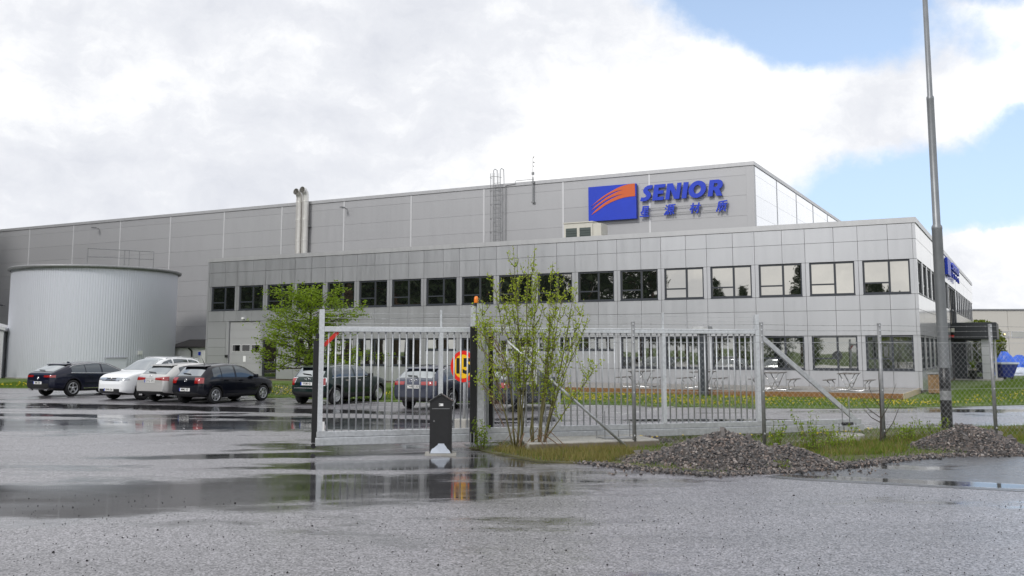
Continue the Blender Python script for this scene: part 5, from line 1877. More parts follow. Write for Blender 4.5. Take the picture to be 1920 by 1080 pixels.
# dark navy estate
CARS.append(dict(L=4.87, W=1.87, ro=1.02, wb=2.84, wr=.345, paint='paint_navy', black_rows=2,
    top=[(0, .66), (.03, .86), (.10, .985), (.20, 1.03), (.34, 1.10), (.95, 1.345), (1.2, 1.375), (2.0, 1.435), (2.55, 1.435), (3.0, 1.37), (3.75, 1.02), (4.1, .95), (4.5, .84), (4.75, .70), (4.87, .52)],
    belt=[(0, .90), (.8, .975), (1.4, .955), (3.8, .90), (4.87, .7)], wins=[(.95, 1.62), (1.66, 2.42), (2.50, 3.42)], seams=[1.60, 2.46, 3.42], handles=[1.86, 2.72], chrome_line='all', mirror=3.42, sill_strip='chrome',
    ws=(3.74, 2.72), rw=(.24, .98), tail=dict(y=.70, half=.26, z0=.80, z1=.90, ang=.55, taper=.3), head=dict(y=.72, half=.2, z0=.62, z1=.72, ang=.6), grille=[('grille', .52, .62, .5, 'trim_black'), ('intake', .26, .38, .6, 'trim_black')],
    rear_bits=[('bumper_insert', .36, .56, .72, 'trim_black'), ('chrome_strip', .325, .345, .80, 'chrome')], plate_z=.58, reg='BM 250', badge=('vw', .78, .57), spokes=5, sw=(.12, .10), rim='two', exhaust=True, ant=1.45,
    label='dark navy estate car with chrome window line in front of the tank', at=(-18.59, 41.39), ref=refRR(1.02, 1.87), head_deg=HEAD))
# white SUV, nose to camera
CARS.append(dict(L=4.49, W=1.84, ro=.92, wb=2.68, wr=.355, paint='paint_white', black_rows=2,
    top=[(0, .74), (.03, 1.0), (.10, 1.10), (.22, 1.16), (.62, 1.56), (.85, 1.62), (1.7, 1.665), (2.3, 1.64), (2.65, 1.55), (3.30, 1.13), (3.75, 1.07), (4.15, .99), (4.38, .86), (4.49, .62)],
    belt=[(0, 1.0), (1.0, 1.06), (3.3, 1.01), (4.0, .98), (4.49, .8)], wins=[(.66, 1.22), (1.26, 2.0), (2.08, 3.02)], seams=[1.24, 2.04, 3.05], handles=[1.46, 2.28], chrome_line='low', mirror=2.98,
    ws=(3.27, 2.42), rw=(.20, .66), tail=dict(y=.78, half=.2, z0=.92, z1=1.06, ang=.6), head=dict(y=.70, half=.27, z0=.765, z1=.875, ang=.55, taper=-.35),
    grille=[('grille', .745, .865, .52, 'trim_black'), ('grille_bar', .80, .813, .52, 'chrome'), ('grille_bar', .752, .765, .52, 'chrome'), ('intake', .30, .45, .60, 'trim_black'), ('skid_plate', .25, .285, .52, 'rim_silver')],
    plate_z=.62, reg='UHR 626', badge=('vw', .95, .81), spokes=5, sw=(.12, .26), rim='dark', arch_trim=False, sill_strip='black', rails=(.75, 2.3), ant=1.0,
    label='white sport utility car parked nose out beside the silver estate', at=(-14.45, 38.30), ref=(.92 + 2.68, (1.84 / 2 - .115)), head_deg=HEAD + 180))
# silver estate
CARS.append(dict(L=4.65, W=1.79, ro=1.0, wb=2.70, wr=.32, paint='paint_silver', black_rows=2,
    top=[(0, .66), (.03, .88), (.10, 1.0), (.22, 1.06), (.62, 1.37), (.85, 1.415), (1.8, 1.46), (2.4, 1.43), (2.8, 1.33), (3.5, .99), (4.0, .91), (4.35, .80), (4.55, .66), (4.65, .5)],
    belt=[(0, .90), (1.0, .965), (3.5, .90), (4.65, .7)], wins=[(.72, 1.28), (1.33, 2.1), (2.18, 3.15)], seams=[1.30, 2.14, 3.15], handles=[1.55, 2.4], chrome_line=None, mirror=3.1,
    ws=(3.46, 2.55), rw=(.20, .66), tail=dict(y=.66, half=.27, z0=.80, z1=.96, ang=.5, taper=.55), head=dict(y=.72, half=.2, z0=.62, z1=.72, ang=.6), grille=[('grille', .3, .5, .55, 'trim_black')],
    rear_bits=[('bumper_insert', .30, .38, .70, 'trim_black')], plate_z=.79, reg='OYG 472', badge=('ring', .95, .62), spokes=10, ant=.95, exhaust=True,
    label='silver estate car seen from behind between white car and black hatchback', at=(-13.72, 37.72), ref=(1.0, (1.79 / 2 - .115)), head_deg=HEAD))
# black hatchback
CARS.append(dict(L=3.97, W=1.68, ro=.72, wb=2.47, wr=.305, paint='paint_black', black_rows=2,
    top=[(0, .64), (.03, .84), (.09, .955), (.18, 1.01), (.52, 1.345), (.72, 1.395), (1.5, 1.455), (2.0, 1.43), (2.35, 1.33), (2.98, .985), (3.35, .93), (3.68, .83), (3.88, .68), (3.97, .5)],
    belt=[(0, .88), (.8, .945), (2.9, .885), (3.97, .7)], wins=[(.60, .98), (1.02, 1.66), (1.75, 2.72)], seams=[1.0, 1.70, 2.72], handles=[1.20, 1.95], mirror=2.62, sill_strip='black',
    ws=(2.95, 2.14), rw=(.17, .56), tail=dict(y=.80, half=.165, z0=.745, z1=.945, ang=.62), head=dict(y=.74, half=.2, z0=.62, z1=.76, ang=.6), grille=[('grille', .6, .68, .5, 'trim_black'), ('intake', .25, .4, .6, 'trim_black')],
    rear_bits=[('bumper_insert', .46, .58, .30, 'trim_black')], plate_z=.52, reg='MMJ 187', badge=('vw', .86, .64), spokes=6, sw=(.10, .16), ant=.9, ant_kind='whip',
    label='small black five-door hatchback with silver wheels left of the tree', at=(-10.84, 35.70), ref=refRR(.72, 1.68), head_deg=HEAD))
# dark green small hatch with upright cabin
CARS.append(dict(L=3.98, W=1.73, ro=.68, wb=2.567, wr=.305, paint='paint_green', black_rows=3,
    top=[(0, .66), (.03, .82), (.09, .93), (.16, .985), (.44, 1.33), (.6, 1.385), (1.4, 1.425), (2.1, 1.405), (2.4, 1.33), (2.78, 1.03), (3.2, .98), (3.6, .91), (3.86, .78), (3.98, .55)],
    belt=[(0, .90), (.8, .955), (2.8, .935), (3.98, .75)], wins=[(.50, 1.02), (1.06, 1.68), (1.78, 2.62)], seams=[1.04, 1.72, 2.62], handles=[1.22, 1.94], chrome_handles=True, chrome_line='low', mirror=2.52,
    ws=(2.77, 2.26), rw=(.15, .46), tail=dict(y=.80, half=.115, z0=.70, z1=.93, ang=.42, ring=True), head=dict(y=.72, half=.15, z0=.66, z1=.86, ang=.5), grille=[('grille', .45, .68, .5, 'trim_black')],
    rear_bits=[('bumper_strip', .575, .60, .80, 'chrome')], plate_z=.74, reg='YNM 43', badge=('wings', .90, .80), spokes=10, sw=(.10, .14), rim='two', arch_trim=True, ant=.8, mirror_mat='trim_black',
    label='dark green small hatchback with black wheel arches behind the gate end', at=(-6.38, 35.32), ref=refRR(.68, 1.73), head_deg=HEAD))
# steel blue estate
CARS.append(dict(L=4.73, W=1.84, ro=1.03, wb=2.82, wr=.325, paint='paint_steel', black_rows=2,
    top=[(0, .66), (.03, .88), (.09, .985), (.20, 1.04), (.60, 1.34), (.82, 1.39), (1.8, 1.435), (2.45, 1.41), (2.85, 1.32), (3.55, .985), (4.0, .92), (4.4, .82), (4.62, .68), (4.73, .5)],
    belt=[(0, .90), (1.0, .955), (3.5, .905), (4.73, .7)], wins=[(.76, 1.34), (1.40, 2.16), (2.25, 3.2)], seams=[1.36, 2.20, 3.2], handles=[1.60, 2.46], chrome_line='all', mirror=3.15,
    ws=(3.52, 2.6), rw=(.19, .64), tail=dict(y=.68, half=.25, z0=.80, z1=.935, ang=.5, taper=.25), head=dict(y=.72, half=.2, z0=.62, z1=.72, ang=.6), grille=[('grille', .35, .68, .45, 'trim_black')],
    rear_bits=[('bumper_insert', .34, .42, .74, 'trim_black')], plate_z=.76, reg='CWM 530', badge=('rings', .95, .6), spokes=5, sw=(.12, .10), rails=(.9, 2.6), rail_mat='trim_black', ant=1.1,
    label='steel blue estate car with red tail lamps behind the post box', at=(-3.47, 33.10), ref=(1.03, (1.84 / 2 - .115)), head_deg=HEAD))
# dusk grey hatch behind the willow
CARS.append(dict(L=4.25, W=1.79, ro=.82, wb=2.63, wr=.315, paint='paint_dusk', black_rows=2,
    top=[(0, .66), (.03, .88), (.09, .985), (.18, 1.03), (.52, 1.36), (.72, 1.41), (1.6, 1.465), (2.1, 1.44), (2.5, 1.33), (3.15, .985), (3.6, .92), (3.95, .82), (4.15, .68), (4.25, .5)],
    belt=[(0, .90), (.9, .955), (3.1, .895), (4.25, .7)], wins=[(.62, 1.08), (1.12, 1.84), (1.93, 2.88)], seams=[1.10, 1.88, 2.88], handles=[1.34, 2.12], mirror=2.8,
    ws=(3.12, 2.25), rw=(.17, .56), tail=dict(y=.78, half=.17, z0=.76, z1=.92, ang=.6), head=dict(y=.72, half=.2, z0=.62, z1=.74, ang=.6), grille=[('grille', .35, .62, .45, 'trim_black')],
    rear_bits=[('bumper_insert', .34, .44, .7, 'trim_black')], plate_z=.60, reg=None, badge=('ring', .9, .6), spokes=5, ant=.9,
    label='dark blue-grey hatchback mostly hidden behind the willow shrub', at=(0.25, 31.2), ref=refRR(.82, 1.79), head_deg=HEAD))
for sp in CARS:
    make_car(sp)

# ------------------------------------------------------------------ gravel piles
stone_cols = [(0.085, 0.075, 0.075), (0.05, 0.048, 0.052), (0.16, 0.13, 0.12), (0.21, 0.135, 0.105), (0.12, 0.11, 0.11)]
m = bpy.data.materials.new('crushed_stone')
m.use_nodes = True
N = NT(m.node_tree)
g_ = N.n('ShaderNodeNewGeometry')
c_ = N.ramp(g_.outputs['Random Per Island'], [(0.0, (0.022, 0.022, 0.024)), (0.30, (0.062, 0.058, 0.058)), (0.62, (0.110, 0.098, 0.092)), (0.86, (0.185, 0.140, 0.118)), (1.0, (0.30, 0.27, 0.25))])
m.node_tree.links.new(c_, m.node_tree.nodes['Principled BSDF'].inputs['Base Color'])
m.node_tree.nodes['Principled BSDF'].inputs['Roughness'].default_value = 0.5
MATS['crushed_stone'] = m
mat('mound_soil', (0.075, 0.066, 0.062), 0.85, var=0.4, vscale=25, bump=0.8, bscale=45)


def rock(mb, p, s, rnd):
    """angular stone: a jittered cube with a cut top"""
    ax = Vector((rnd.gauss(0, 1), rnd.gauss(0, 1), rnd.gauss(0, 1))).normalized()
    R = Matrix.Rotation(rnd.uniform(0, 6.3), 3, ax)
    sx, sy, sz = s * rnd.uniform(.7, 1.3), s * rnd.uniform(.5, 1.0), s * rnd.uniform(.35, .75)
    v = []
    for z in (-1, 1):
        for (x, y) in ((-1, -1), (1, -1), (1, 1), (-1, 1)):
            k = .72 if z > 0 else 1.0
            v.append(Vector(p) + R @ Vector((x * sx * k * rnd.uniform(.6, 1.1), y * sy * k * rnd.uniform(.6, 1.1), z * sz * rnd.uniform(.7, 1.1))))
    mb.add(v, [(0, 3, 2, 1), (4, 5, 6, 7), (0, 1, 5, 4), (1, 2, 6, 5), (2, 3, 7, 6), (3, 0, 4, 7)])


def pile(label, peaks, nstones, s0, s1, nbig, seed):
    """peaks: (x, y, radius_x, radius_y, height)"""
    rnd = random.Random(seed)
    root = thing('gravel_pile', label, 'gravel pile', (peaks[0][0], peaks[0][1], 0), group='piles of crushed stone')
    ox, oy = peaks[0][0], peaks[0][1]

    def hz(x, y):
        z = -0.02
        x, y = x + .07 * sin(3.1 * y + 2.0 * x), y + .06 * sin(4.3 * x + y)
        for (px, py, rx, ry, hh) in peaks:
            q = sqrt(((x - px) / rx) ** 2 + ((y - py) / ry) ** 2)
            if q < 1.2:
                z = max(z, hh * max(0.0, (1 - q ** 1.25)) if q < 1 else z)
        return z
    x0 = min(p[0] - p[2] for p in peaks)
    x1 = max(p[0] + p[2] for p in peaks)
    y0 = min(p[1] - p[3] for p in peaks)
    y1 = max(p[1] + p[3] for p in peaks)
    nx, ny = 60, 40
    vs = []
    for j in range(ny + 1):
        for i in range(nx + 1):
            x, y = x0 + (x1 - x0) * i / nx, y0 + (y1 - y0) * j / ny
            z = hz(x, y)
            if z > 0:
                z += rnd.uniform(-.02, .015) - .01
            else:
                z = -.03
            vs.append((x - ox, y - oy, z))
    fs = [(j * (nx + 1) + i, j * (nx + 1) + i + 1, (j + 1) * (nx + 1) + i + 1, (j + 1) * (nx + 1) + i) for j in range(ny) for i in range(nx)]
    part('mound', MB().add(vs, fs), 'mound_soil', root)
    mb = MB()
    k = 0
    while k < nstones:
        x, y = rnd.uniform(x0 - .25, x1 + .25), rnd.uniform(y0 - .25, y1 + .15)
        z = hz(x, y)
        if z <= 0.0:
            if rnd.random() > .05:
                continue
            z = 0.012
        s = s0 + (s1 - s0) * rnd.random() ** 2.6
        rock(mb, (x - ox, y - oy, z + s * .15), s, rnd)
        k += 1
    part('stones', mb, 'crushed_stone', root, kind='stuff')
    k = 0
    while k < nbig:
        x, y = rnd.uniform(x0, x1), rnd.uniform(y0, y1)
        z = hz(x, y)
        if z <= 0.03:
            continue
        b1 = MB()
        rock(b1, (0, 0, 0), rnd.uniform(.03, .085), rnd)
        part('stone', b1, 'crushed_stone', root, loc=(x - ox, y - oy, z + .02))
        k += 1
    return root


pile('wide low gravel pile with two humps in front of the gate', [(3.68, 17.40, 1.32, 1.7, .52), (4.75, 17.1, .90, 1.1, .30), (2.8, 17.5, 1.05, .9, .16), (3.9, 16.3, .95, .65, .11)], 17000, .005, .032, 40, 11)
pile('cone-shaped gravel pile beside the driveway right of the light column', [(9.0, 19.40, 1.08, 1.2, .48), (9.5, 19.0, 1.0, .8, .16)], 11000, .005, .030, 18, 12)
pile('small dark earth and gravel pile at the right edge behind the fence', [(12.2, 22.3, .8, .6, .24)], 1200, .012, .03, 4, 13)
pile('tiny gravel heap on the grass behind the gate track', [(2.95, 20.9, .62, .45, .14)], 900, .010, .025, 3, 14)
# gravel edge along the driveway
mb = MB()
rnd = random.Random(5)
edge = [(1.2, 17.0), (3.0, 15.35), (4.65, 15.95), (6.0, 16.95), (7.57, 17.95), (9.7, 18.7), (13, 20.0)]
for _ in range(3200):
    k = rnd.randrange(len(edge) - 1)
    t = rnd.random()
    x = edge[k][0] + (edge[k + 1][0] - edge[k][0]) * t + rnd.gauss(0, .12)
    y = edge[k][1] + (edge[k + 1][1] - edge[k][1]) * t + rnd.gauss(.08, .13)
    rock(mb, (x, y, .03), rnd.uniform(.008, .03), rnd)
tag(part('gravel_edge', mb, 'crushed_stone'), 'spilled gravel along the edge of the dark driveway', 'gravel', kind='stuff')
# loose bits on the road in the foreground
mb = MB()
n = 0
while n < 4300:
    y = rnd.uniform(5.4, 13.5)
    x = rnd.uniform(-.56 * y, .56 * y)
    q = rnd.random()
    w_ = .06 + .9 * math.exp(-((y - 6.6 - .10 * x) / .55) ** 2) * (1.0 if x > -.6 else .45) + .3 * math.exp(-((x + .9) / .9) ** 2 - ((y - 7.2) / .8) ** 2)
    if q > w_:
        continue
    rock(mb, (x, y, .004), rnd.uniform(.0025, .0075) * (2.0 if rnd.random() < .04 else 1), rnd)
    n += 1
mat('grit_dark', (0.022, 0.021, 0.021), 0.8, var=.4, vscale=30)
tag(part('loose_grit', mb, 'grit_dark'), 'dark loose grit scattered over the wet foreground asphalt', 'grit', kind='stuff')

# ------------------------------------------------------------------ grass
SITE = [(-22, 49), (-10, 41.2), (-4.8, 37.3), (1.7, 35.7), (4.3, 35.0), (6.1, 34.1), (10.4, 32.8), (14.1, 33.6), (18.1, 35.0), (24, 38.8), (33, 48.3), (43, 63), (33, 64), (19.0, 43.4), (15.4, 37.6), (-6, 49), (-14, 56), (-22, 58)]
tag(part('lawn_grass', grass_blades(SITE, 52000, .04, .12, .016, .03), 'grass'), 'short spring grass on the lawn before the office', 'grass', kind='stuff')
tag(part('left_grass', grass_blades([(-29, 50.4), (-24.4, 49.9), (-18, 47), (-20, 56), (-29, 62)], 7000, .05, .16, .02, .03), 'grass'), 'grass strip at the foot of the round tank', 'grass', kind='stuff')
tag(part('verge_grass', grass_blades(VERGE, 22000, .03, .12, .008, .02, clump=.9), 'grass'), 'green grass on the verge below the fence', 'grass', kind='stuff')
DRY = [(-.4, 18.9), (.55, 17.2), (1.6, 17.0), (2.6, 17.6), (2.2, 19.6), (-.2, 19.9)]
tag(part('dry_grass', grass_blades(DRY, 5200, .04, .17, .006, .02, clump=.7), 'grass_dry'), 'straw-coloured grass tufts round the willow foot', 'grass', kind='stuff')
DRY2 = [(5.2, 17.6), (7.4, 18.6), (8.2, 20.2), (12, 21.2), (14, 22.6), (12, 23.6), (8.6, 21.6), (5.6, 19.6)]
tag(part('rough_grass', grass_blades(DRY2, 7000, .04, .17, .007, .02, clump=.9), 'grass_dry'), 'rough brown-green grass along the right part of the fence', 'grass', kind='stuff')
tag(part('rough_green', grass_blades(DRY2, 5500, .04, .16, .008, .02, clump=.9), 'grass'), 'green tufts among the rough grass by the fence', 'grass', kind='stuff')


def dandelions(poly, n, s, z):
    mb = MB()
    xs = [p[0] for p in poly]
    ys = [p[1] for p in poly]
    k = 0
    while k < n:
        x, y = random.uniform(min(xs), max(xs)), random.uniform(min(ys), max(ys))
        if not in_poly(x, y, poly):
            continue
        if random.random() < .38 + .45 * sin(x * 1.3 + 2 * sin(y * .9)) * cos(y * 1.7 + x * .6):
            zz_ = z + random.uniform(0, .06)
            r = s * random.uniform(.7, 1.3)
            mb.add([(x - r, y, zz_), (x, y - r, zz_), (x + r, y, zz_), (x, y + r, zz_), (x, y, zz_ + r * .55), (x, y, zz_ - r * .5)],
                   [(0, 1, 4), (1, 2, 4), (2, 3, 4), (3, 0, 4), (1, 0, 5), (2, 1, 5), (3, 2, 5), (0, 3, 5)])
            k += 1
    return mb


tag(part('lawn_dandelions', dandelions([(-1, 37.2), (1.7, 35.9), (4.3, 35.2), (6.1, 34.3), (10.4, 33.0), (14.1, 33.8), (16.5, 35.0), (15.2, 37.2), (11, 39.2), (1, 44)], 1700, .022, .06), 'dandelion'),
    'yellow dandelions dense in the lawn before the terrace', 'dandelions', kind='stuff')
tag(part('far_dandelions', dandelions([(16, 35), (18.1, 35.2), (24, 39), (30, 46), (24, 46), (18, 39)], 380, .024, .07), 'dandelion'), 'sparser dandelions on the lawn right of the bin', 'dandelions', kind='stuff')
tag(part('tree_dandelions', dandelions([(-10, 41.5), (-5, 37.6), (-2, 37.2), (-6, 44), (-12, 50), (-14, 52)], 260, .026, .08), 'dandelion'), 'dandelions round the tree behind the cars', 'dandelions', kind='stuff')
tag(part('left_dandelions', dandelions([(-28, 50.6), (-24.4, 50), (-19, 47.6), (-21, 54), (-28, 58)], 200, .04, .10), 'dandelion'), 'dandelions in the grass at the tank foot', 'dandelions', kind='stuff')
tag(part('verge_dandelions', dandelions([(1.5, 20.6), (4, 20.4), (8, 22), (9, 23.6), (4, 22.2)], 60, .022, .10), 'dandelion'), 'few dandelions on the verge behind the gate', 'dandelions', kind='stuff')


# ------------------------------------------------------------------ shrubs and trees
def leaves_along(vs, fs, p0, p1, n, s0, s1, spread, upw=0.4):
    for _ in range(n):
        t = random.random()
        p = Vector(p0).lerp(Vector(p1), t) + Vector((random.gauss(0, spread), random.gauss(0, spread), random.gauss(0, spread)))
        s = random.uniform(s0, s1)
        d = Vector((random.gauss(0, 1), random.gauss(0, 1), random.gauss(0, 1) + upw)).normalized()
        e = d.cross(Vector((random.gauss(0, 1), random.gauss(0, 1), random.gauss(0, 1))))
        if e.length < 1e-3:
            continue
        e.normalize()
        o = len(vs)
        vs += [p, p + d * s * .5 + e * s * .28, p + d * s, p + d * s * .5 - e * s * .28]
        fs.append((o, o + 1, o + 2, o + 3))


will = thing('willow_shrub', 'tall many-stemmed willow with sparse yellow-green leaves beside the portal', 'shrub', (0.32, 19.30, 0))
rnd = random.Random(21)
random.seed(21)
LV, LF = [], []
# (base x, base y, top x, top y, top z)
stems = [(-.28, 0, -1.02, .05, 2.95), (-.25, .05, -.72, .1, 3.45), (-.2, -.05, -.52, 0, 3.1), (-.15, .04, -.30, .1, 4.05), (-.22, 0, -.20, .2, 3.6), (-.16, .05, .0, -.1, 3.75), (.10, -.04, .20, .1, 3.55), (-.12, .03, .14, .15, 3.95),
         (.06, 0, .10, 0, 3.3), (.18, 0, .48, 0, 3.7), (.18, .05, .62, .1, 3.5), (.22, 0, .72, -.1, 3.2), (.26, .04, .95, .05, 3.3), (.28, -.02, 1.12, 0, 2.95), (.30, .02, 1.22, .1, 2.55), (.2, -.05, .5, .1, 2.9), (-.2, .06, -.38, .2, 3.2), (.24, .0, 1.45, -.15, 1.75)]
for (bx, by, tx, ty, tz) in stems:
    n = 9
    bend = rnd.uniform(-.12, .12)
    pts = []
    for i in range(n + 1):
        t = i / n
        k = t ** 1.25
        pts.append((bx + (tx - bx) * k + bend * sin(pi * t) + rnd.gauss(0, .012), by + (ty - by) * k + rnd.gauss(0, .02), tz * t))
    r0 = rnd.uniform(.012, .024)
    part('stem', MB().tube(pts, [r0 * (1 - .86 * i / n) for i in range(n + 1)], 6), 'bark_willow', will, True)
    for i in range(3, n):
        p = Vector(pts[i])
        for _ in range(2):
            a = rnd.uniform(0, 2 * pi)
            l = rnd.uniform(.25, .75) * (1.1 - .5 * i / n)
            q = p + Vector((cos(a) * l * .45, sin(a) * l * .35, l * .9))
            q1 = p.lerp(q, .5) + Vector((cos(a) * .03, sin(a) * .03, -.02))
            part('twig', MB().tube([p, q1, q], [.007, .005, .0025], 4), 'bark_willow', will)
            leaves_along(LV, LF, p, q, 21, .030, .072, .024, .6)
        leaves_along(LV, LF, pts[i], pts[min(i + 1, n)], 14, .03, .068, .03, .5)
# leafier lower left part
for _ in range(26):
    p = Vector((rnd.uniform(-1.05, -.35), rnd.uniform(-.15, .2), rnd.uniform(.9, 2.6)))
    q = p + Vector((rnd.uniform(-.2, .15), rnd.uniform(-.1, .1), rnd.uniform(.15, .4)))
    part('twig', MB().tube([Vector((-.45 + .2 * (p.x + .6), 0, max(.3, p.z - .5))), p, q], [.006, .005, .002], 4), 'bark_brown', will)
    leaves_along(LV, LF, p, q, 40, .035, .07, .055, .3)
mb = MB()
mb.v, mb.f, mb.m = [tuple(v) for v in LV], LF, [0] * len(LF)
part('leaves', mb, 'leaf_willow', will)
for k in range(9):
    a = rnd.uniform(-1.0, 1.0)
    part('bent_stem', MB().tube([(rnd.uniform(-.3, .4), -.05, .02), (a * .5 + .2, -.15, rnd.uniform(.25, .45)), (a * 1.0 + .35, -.3, rnd.uniform(.02, .15))], [.010, .008, .004], 5), 'bark_brown', will)


def weed(name, label, loc, h_, nst, spread, leafs=14, mname='leaf_weed', group='young weeds on the verge', s0=.03, s1=.07):
    root = thing(name, label, 'plant', loc, group=group)
    V, F = [], []
    mb = MB()
    for _ in range(nst):
        a = random.uniform(0, 2 * pi)
        r = random.uniform(.1, 1) * spread
        hh = h_ * random.uniform(.55, 1.0)
        p0 = Vector((cos(a) * r * .4, sin(a) * r * .4, 0))
        p1 = Vector((cos(a) * r, sin(a) * r, hh))
        mb.tube([p0, p0.lerp(p1, .5) + Vector((0, 0, .03)), p1], [.006, .005, .002], 4)
        leaves_along(V, F, p0.lerp(p1, .2), p1, leafs, s0, s1, .03, .3)
    part('stems', mb, 'bark_willow', root)
    m2 = MB()
    m2.v, m2.f, m2.m = [tuple(v) for v in V], F, [0] * len(F)
    part('leaves', m2, mname, root)
    return root


weed('leafy_sapling', 'bright green sapling sprouting at the foot of the gate portal', (-.60, 19.15, .02), .62, 9, .22, 30)
weed('leafy_sapling', 'low leafy weed on the right slope behind the wide gravel pile', (5.05, 18.9, .02), .62, 9, .25, 24)
weed('leafy_sapling', 'tallest light green weed clump between pile and fence', (5.75, 18.8, .02), .78, 14, .45, 26)
weed('leafy_sapling', 'spreading green weed left of the round roller foot', (6.35, 19.2, .02), .50, 12, .5, 22)
weed('leafy_sapling', 'low weed clump right of the roller foot', (8.2, 20.6, .02), .45, 12, .5, 20)
weed('leafy_sapling', 'green weed clump left of the light column foot', (9.2, 21.6, .02), .55, 12, .5, 22)
weed('leafy_sapling', 'weed clump by the fence at the right picture edge', (12.6, 21.6, .02), .65, 14, .5, 22)
weed('leafy_sapling', 'tiny yellow-flowered weed at the front of the wide gravel pile', (4.35, 16.0, .05), .16, 8, .22, 10, s0=.02, s1=.04)
bs = thing('bare_sapling', 'thin bare sapling forking in front of the fence post', 'sapling', (7.60, 20.35, 0))
part('stem', MB().tube([(0, 0, 0), (.03, 0, .55), (.03, 0, 1.0), (.02, 0, 1.55)], [.020, .016, .010, .004], 6), 'bark_dark', bs)
for (z, x, y, zz_) in ((.55, -.42, .05, 1.05), (.52, .38, 0, 1.25), (.12, .55, 0, 1.05), (.45, -.3, .1, .75), (.8, -.2, 0, 1.2)):
    part('branch', MB().tube([(.03 if z > .3 else .02, 0, z), (x * .5, y * .5, z + (zz_ - z) * .35), (x, y, zz_)], [.011, .008, .003], 5), 'bark_dark', bs)


def tree_mesh(seed, h_trunk, r0, levels, spread, crown_up, leaf_n, s0, s1, lenf):
    rn = random.Random(seed)
    random.seed(seed)
    wood = MB()
    V, F = [], []

    def grow(p, d, l, r, lev):
        n = 3
        pts, rs = [p], [r]
        q = p.copy()
        dd = d.copy()
        for i in range(n):
            dd = (dd + Vector((rn.gauss(0, .12), rn.gauss(0, .12), rn.gauss(0, .08) + crown_up))).normalized()
            q = q + dd * l / n
            pts.append(q.copy())
            rs.append(r * (1 - .45 * (i + 1) / n))
        wood.tube(pts, rs, 6 if lev < 2 else 4, caps=False)
        if lev >= levels - 1:
            leaves_along(V, F, pts[0], pts[-1], leaf_n, s0, s1, .07, -.1)
        if lev < levels:
            k = rn.randint(3, 4)
            for _ in range(k):
                t = rn.uniform(.35, 1.0)
                b = pts[min(n, int(t * n))]
                a = rn.uniform(0, 2 * pi)
                side = Vector((cos(a), sin(a), rn.uniform(-.1, .45))).normalized()
                grow(b, (dd * (1 - spread) + side * spread).normalized(), l * rn.uniform(.55, .78) * lenf, rs[-1] * .75, lev + 1)
    return wood, V, F, grow


tr_ = thing('young_tree', 'young bright green leafy tree on the lawn behind the parked cars', 'tree', (-9.0, 43.4, 0.03))
wood, V, F, grow = tree_mesh(31, 1.2, .1, 3, .6, .02, 23, .055, .12, 1.0)
wood.tube([(0, 0, -.05), (.02, 0, .6), (0, .02, 1.3), (.03, 0, 2.2), (0, 0, 3.4), (.02, 0, 4.3)], [.11, .095, .085, .06, .035, .012], 8)
rn = random.Random(77)
for k in range(30):
    t = k / 29
    z = .95 + 2.75 * t
    a = k * 2.4 + rn.uniform(-.4, .4)
    up = .02 + .8 * t ** 1.6 + rn.uniform(-.12, .12)
    l = (2.05 - .95 * t) * rn.uniform(.7, 1.15)
    grow(Vector((0.01, 0, z)), Vector((cos(a), sin(a), up)).normalized(), l, .035 * (1.1 - t * .7), 1)
part('trunk', wood, 'bark_dark', tr_, True)
tr_.scale = (1.38, 1.38, 1.06)
mb = MB()
mb.v, mb.f, mb.m = [tuple(v) for v in V], F, [0] * len(F)
part('crown', mb, 'leaf_tree', tr_)

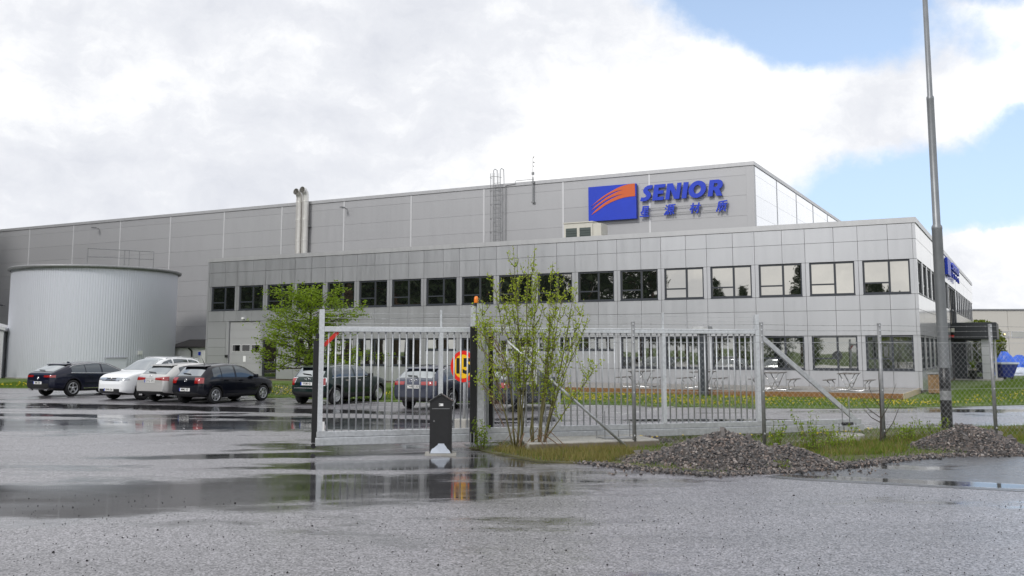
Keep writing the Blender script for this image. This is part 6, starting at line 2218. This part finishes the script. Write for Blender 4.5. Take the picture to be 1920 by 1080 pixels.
# ------------------------------------------------------------------ woods across the road, mirrored in the office windows
def pine(seed, h_, cw, base):
    rn = random.Random(seed)
    random.seed(seed)
    wood = MB().tube([(0, 0, -.2), (.1, 0, h_ * .4), (0, .1, h_ * .75), (0, 0, h_)], [h_ * .020, h_ * .015, h_ * .009, .02], 7)
    V, F = [], []
    nb = 46
    for k in range(nb):
        t = k / (nb - 1)
        z = h_ * (base + (1 - base) * t)
        a = k * 2.399 + rn.uniform(-.4, .4)
        l = cw * (1.05 - t) ** .7 * rn.uniform(.55, 1.1)
        e = Vector((cos(a) * l, sin(a) * l, l * rn.uniform(-.05, .35)))
        p = Vector((0, 0, z))
        wood.tube([p, p + e * .6 + Vector((0, 0, .1)), p + e], [.05, .03, .01], 4, caps=False)
        for c in (.45, .65, .82, 1.0):
            q = p + e * c
            leaves_along(V, F, q - Vector((.2, .2, .1)), q + Vector((.2, .2, .25)), 11, .35, .75, .30, .3)
    mb = MB()
    mb.v, mb.f, mb.m = [tuple(v) for v in V], F, [0] * len(F)
    return wood.mesh('trunk', 'bark_brown', True), mb.mesh('crown', 'leaf_pine'), mb


kinds = [pine(101, 15, 2.7, .30), pine(102, 13, 3.0, .35), pine(103, 17, 3.0, .25)]
rn = random.Random(9)
random.seed(9)
V, F = [], []
for k in range(300):
    a = rn.uniform(0, 2 * pi)
    zz_ = rn.uniform(.6, 7.2)
    r = 2.3 * math.sin(max(.08, min(1, zz_ / 7.6)) * pi) ** .6 * rn.uniform(.3, 1)
    q = Vector((cos(a) * r, sin(a) * r, zz_))
    leaves_along(V, F, q - Vector((.2, .2, .2)), q + Vector((.2, .2, .2)), 9, .18, .40, .22, .1)
mb = MB()
mb.v, mb.f, mb.m = [tuple(v) for v in V], F, [0] * len(F)
birch_crown = mb.mesh('crown', 'leaf_birch')
birch_trunk = MB().tube([(0, 0, -.2), (.05, 0, 3), (0, 0, 7)], [.12, .08, .02], 7).mesh('trunk', 'bark_dark', True)
rn = random.Random(41)
spots = []
for k in range(84):        # dense wood left of the lot
    spots.append((rn.uniform(-76, -50) - max(0, k - 46) * .3, 8 + k * 1.1 + rn.uniform(-1.5, 1.5), rn.randrange(3), rn.uniform(1.05, 1.6)))
for k in range(26):
    spots.append((-80 + k * 2.2 + rn.uniform(-1.5, 1.5), -30 - rn.uniform(0, 18), rn.choice((0, 1, 2, 3, 3)), rn.choice((.62, .7, .76, .84, .95)) * (1.25 if k in (22, 23) else 1)))
for k in range(16):
    spots.append((-70 + k * 1.0 + rn.uniform(-2, 2), 10 - k * 1.9 + rn.uniform(-2, 2), rn.randrange(3), rn.uniform(.9, 1.25) if k < 11 else rn.uniform(.5, .65)))
for (x, y, kd, s_) in spots:
    r = thing('pine_tree' if kd < 3 else 'birch_tree', 'dark pine of the wood mirrored in the office windows' if kd < 3 else 'pale green birch of the wood mirrored in the office windows', 'tree', (x, y, -.05), rn.uniform(0, 6.3),
              'wood across the road')
    r.scale = (s_, s_, s_)
    link('trunk', kinds[kd][0] if kd < 3 else birch_trunk, r)
    link('crown', kinds[kd][1] if kd < 3 else birch_crown, r)
